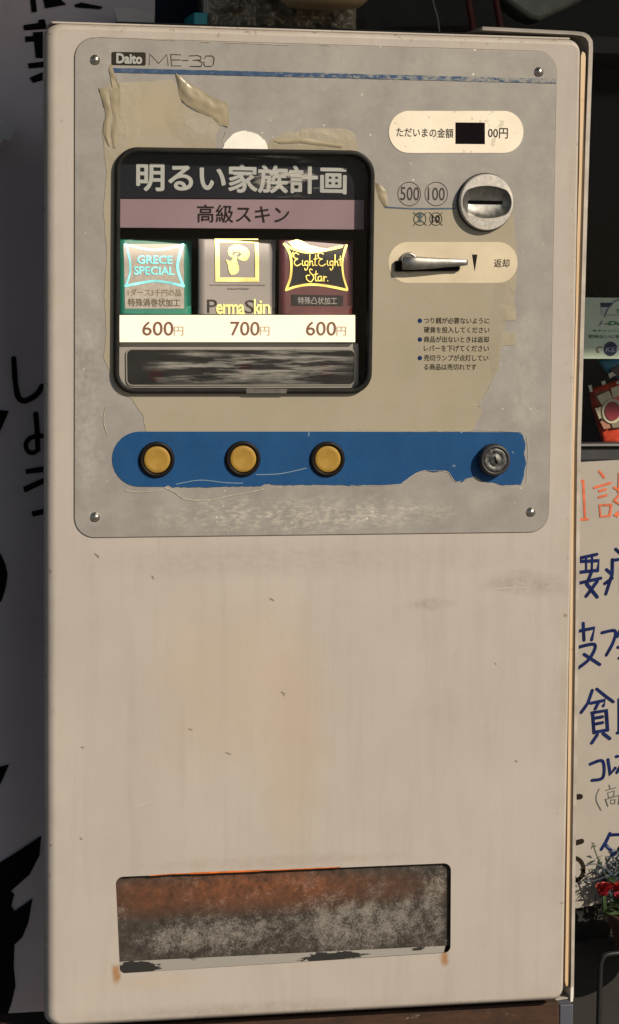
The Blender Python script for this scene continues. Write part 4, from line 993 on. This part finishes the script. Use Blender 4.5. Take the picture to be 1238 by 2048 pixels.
# ------------------------------------------------------------------ plants, pot, stones at the lower right
YS = .33
STN = simple('dark_stone', (.020, .0185, .016), .9, 0, .45, 40, bump=.6)
def stone(name, P, y, d, label, mat=STN):
    o = sheet(name, [rough(pxs(P, y), .006, .0012, len(P) + y * 10, 80)], y, d, mat, None, .001); return tag(o, label, 'step')
stone('stone_step', [(1060, 1828), (1240, 1800), (1500, 1770), (1500, 1862), (1240, 1866), (1060, 1895)], YS + .01, .2, 'upper dark stone step below the handwritten notice')
stone('stone_step', [(1060, 1898), (1500, 1862), (1500, 2090), (1060, 2090)], YS - .01, .2, 'lower dark stone step behind the black pipe')
pip = at(1200, 1912, YS - .05)
PIPE = simple('black_pipe', (.008, .008, .009), .45)
def tube(name, pts, r, mat, parent=None, n=12):
    P = smoothline2(pts); V, F = [], []
    for i, p in enumerate(P):
        t = (P[min(i + 1, len(P) - 1)] - P[max(i - 1, 0)]).normalized(); u = t.cross(Vector((0, 1, .01))).normalized(); w = t.cross(u)
        rr = r(i / (len(P) - 1)) if callable(r) else r
        for k in range(n): a = 2 * math.pi * k / n; V.append(p + u * rr * math.cos(a) + w * rr * math.sin(a))
    for i in range(len(P) - 1):
        for k in range(n): F.append((i * n + k, i * n + (k + 1) % n, (i + 1) * n + (k + 1) % n, (i + 1) * n + k))
    F += [tuple(range(n)), tuple((len(P) - 1) * n + k for k in range(n))]
    return fixn(mesh(name, V, F, mat, parent, True))
def smoothline2(P, n=5):
    P = [Vector(p) for p in P]; out = []
    for i in range(len(P) - 1):
        p0, p1, p2, p3 = P[max(i - 1, 0)], P[i], P[i + 1], P[min(i + 2, len(P) - 1)]
        for k in range(n):
            t = k / n; out.append(.5 * ((2 * p1) + (p2 - p0) * t + (2 * p0 - 5 * p1 + 4 * p2 - p3) * t * t + (3 * p1 - p0 - 3 * p2 + p3) * t ** 3))
    return out + [P[-1]]
YI = YS - .06
tag(tube('pipe', [at(1240, 1906, YI), at(1213, 1910, YI), at(1203, 1922, YI), at(1200, 1950, YI), at(1197, 2060, YI)], .0026, PIPE), 'black bent pipe in front of the lower stone step', 'pipe')
# flower pot
YT = YS - .045
pc = at(1278, 1850, YT)
TERR = simple('weathered_terracotta', (.07, .028, .015), .85, 0, .5, 90, bump=.6)
pot = empty('flower_pot', (pc.x, YT, at(1250, 1922, YT).z), 'weathered brown pot with red flowers below the handwritten notice', 'flower pot')
zt = at(1230, 1828, YT).z; hb = zt - at(1230, 1922, YT).z
par(lathe('pot', [(.002, -hb), (.019, -hb), (.027, -.010), (.030, -.009), (.031, 0), (.027, 0), (.025, -.008), (.002, -.008)], (pc.x, YT, zt), TERR, None, 32, 'z'), pot)
LEAF = simple('green_leaf', (.035, .07, .022), .5, 0, .4, 80); BLEAF = simple('blue_green_leaf', (.045, .065, .085), .55, 0, .4, 80)
def blades(name, c, N, ln, wd, spread, mat, e, up=.3):
    V, F = [], []
    for i in range(N):
        d = Vector((random.gauss(0, 1) * spread[0], random.gauss(0, 1) * spread[1], random.gauss(0, 1) * spread[2]))
        b = c + d; v = Vector((random.gauss(0, 1), random.gauss(0, .8), random.gauss(up, .8))).normalized() * ln * random.uniform(.6, 1.3)
        s = v.cross(Vector((random.gauss(0, .5), -1, random.gauss(0, .5)))).normalized() * wd / 2; q = Vector((0, -.15 * ln * random.random(), -.2 * ln * random.random()))
        k = len(V); V += [b - s * .4, b + s * .4, b + v * .5 + s + q * .2, b + v * .5 - s + q * .2, b + v + q]
        F += [(k, k + 1, k + 2, k + 3), (k + 3, k + 2, k + 4)]
    o = mesh(name, V, F, mat); par(o, e); return o
pt = at(1225, 1735, YS); bp = empty('spiky_plant', (pt.x, YS, at(1220, 1815, YS).z), 'blue-green spiky plant growing in front of the handwritten notice', 'plant')
blades('leaves', at(1228, 1772, YS - .006), 240, .009, .002, (.006, .004, .012), BLEAF, bp)
blades('leaves', at(1246, 1750, YS - .006), 170, .010, .0022, (.007, .004, .012), BLEAF, bp)
par(tube('stem', [at(1222, 1815, YS - .01), at(1218, 1770, YS - .01), at(1197, 1720, YS - .01), at(1186, 1690, YS - .01)], .0006, LEAF), bp)
par(tube('stem', [at(1218, 1740, YS - .012), at(1190, 1728, YS - .012), at(1170, 1732, YS - .012)], .0006, BLEAF), bp)
par(tube('stem', [at(1215, 1752, YS - .012), at(1185, 1762, YS - .012), at(1166, 1760, YS - .012)], .0006, BLEAF), bp)
blades('leaves', at(1186, 1690, YS - .01), 7, .004, .0014, (.0008, .0008, .0008), LEAF, bp)
blades('leaves', Vector((pc.x, YT, zt + .008)), 150, .014, .006, (.012, .010, .006), LEAF, pot)
PET = simple('red_petal', (.42, .035, .03), .5, 0, .35, 200); PET2 = simple('pink_red_petal', (.45, .05, .07), .5, 0, .3, 200)
def flower(px, py, y, s, mat):
    c = at(px, py, y); V, F = [], []
    for i in range(9):
        a = i * 2.4; tl = .25 + .09 * i
        u = Vector((math.cos(a) * .55, math.sin(a) * .5, .9 + .3 * random.random())).normalized(); w = u.cross(Vector((0, 0, 1))).normalized()
        k = len(V); f = .6 + .4 * random.random()
        for t, ww in ((0, .3), (.35, .75), (.7, .7), (1, .3)):
            p = c + u * s * t * f + Vector((0, 0, -.25 * s * t * t))
            V += [p - w * s * ww * .6, p + w * s * ww * .6]
        for t in range(3): q = k + 2 * t; F.append((q, q + 1, q + 3, q + 2))
    par(mesh('flower', V, F, mat, None, True), pot)
    par(tube('stem', [c, Vector((c.x + .004, YT, zt))], .0008, LEAF), pot)
YF = YT - .005
flower(1207, 1785, YF, 0.0145, PET); flower(1209, 1772, YF, 0.0087, PET2); flower(1234, 1782, YF, 0.0159, PET); flower(1238, 1795, YF, 0.0130, PET2); flower(1206, 1792, YF - .003, 0.0101, PET2)
# small leaf left of the plant, against the machine
# ------------------------------------------------------------------ goods glimpsed above the machine
YO = .21
wrap = simple('crinkled_clear_wrap', (.36, .31, .24), .14, .2, .45, 45, detail=6)
def crumple(name, P, y, mat, label, cat, amp=.012, seed=0, nx=150, nz=40):
    (x0, z1), (x1, z0) = xz(P[0], P[1], y), xz(P[2], P[3], y); V, F = [], []
    for s in (0, 1):
        for j in range(nz + 1):
            for i in range(nx + 1):
                x = x0 + (x1 - x0) * i / nx; z = z0 + (z1 - z0) * j / nz
                ed = min(i, nx - i) / nx * 6; ed = min(1, ed); h = abs(mnoise.noise(Vector((x * 55 + z * 20, seed + s * 7, z * 60)))) + .5 * abs(mnoise.noise(Vector((x * 140, seed, z * 120))))
                V.append((x, y + (.045 * s if s else -amp * (h * 1.6 + .3) * ed), z))
    m = (nx + 1) * (nz + 1)
    for s in (0, 1):
        for j in range(nz):
            for i in range(nx): a = s * m + j * (nx + 1) + i; F.append((a, a + 1, a + nx + 2, a + nx + 1))
    bd = [i for i in range(nx + 1)] + [(j + 1) * (nx + 1) - 1 for j in range(1, nz + 1)] + [nz * (nx + 1) + i for i in range(nx - 1, -1, -1)] + [j * (nx + 1) for j in range(nz - 1, 0, -1)]
    for k in range(len(bd)): a, b = bd[k], bd[(k + 1) % len(bd)]; F.append((a, b, m + b, m + a))
    o = fixn(mesh(name, V, F, mat, None, True)); return tag(o, label, cat)
crumple('wrapped_bundle', (412, -60, 712, 62), YO, wrap, 'bundle in crinkled clear wrap on the shop shelf above the machine', 'bundle', .016, 3)
p = at(640, -14, YO - .045)
tag(lathe('beige_bowl', [(.001, -.014), (.03, -.0125), (.040, -.004), (.042, .03), (.001, .03)], (p.x, YO - .06, p.z), simple('beige_plastic', (.75, .55, .32), .5, 0, .1, 30), None, 32, 'z'), 'beige round-bottomed bowl on top of the clear wrapped bundle', 'bowl')
a = at(384, 27, YO); b = at(411, 62, YO)
tag(box('teal_box', a.x, b.x, YO - .01, YO + .04, b.z, a.z, simple('teal_card', (.03, .42, .50), .5, 0, .1, 30), None, .001), 'small teal box beside the clear wrapped bundle above the machine', 'box')
a = at(300, -60, YO + .05); b = at(412, 80, YO + .05)
tag(box('navy_cloth', a.x, b.x, YO + .05, YO + .07, b.z, a.z, simple('navy_cloth', (.010, .013, .03), .9), None, .004), 'dark navy cloth behind the teal box', 'cloth')
V = [at(1000, -30, YO), at(1175, -30, YO), at(1165, 2, YO), at(1082, 42, YO), at(1060, 36, YO), at(1015, 4, YO)]
tag(sheet('bag', [[(v.x, v.z) for v in V]], YO, .04, simple('grey_green_plastic', (.16, .165, .13), .3, 0, .6, 30), None, .004), 'grey-green plastic bag with a pointed bottom hanging above the machine\'s right corner', 'bag')
for k, (px, lab) in enumerate(((937, 'dark red cord hanging left of the other above the machine'), (992, 'dark red cord hanging beside the grey-green bag'))):
    tag(tube('cord', [at(px - 3, -60, YO), at(px, 0, YO), at(px + 8, 50, YO), at(px + 10, 100, YO)], .003, simple('dark_red_cord', (.09, .008, .006), .6)), lab, 'cord', 'cords hanging in the window')
tag(tube('wire', [at(864, -60, YO - .02), at(866, 0, YO - .02), at(875, 35, YO - .02), at(882, 90, YO - .02)], .0007, simple('pale_wire', (.25, .24, .23), .5)), 'thin pale wire hanging in the dark window above the machine', 'wire')
tag(box('shelf', -.13, .5, YO - .03, YO + .12, at(600, 95, YO).z, at(600, 62, YO).z, simple('dark_shelf', (.03, .028, .026), .6)), 'dark shelf behind the top edge of the machine', 'shelf')
bpy.context.view_layer.update()
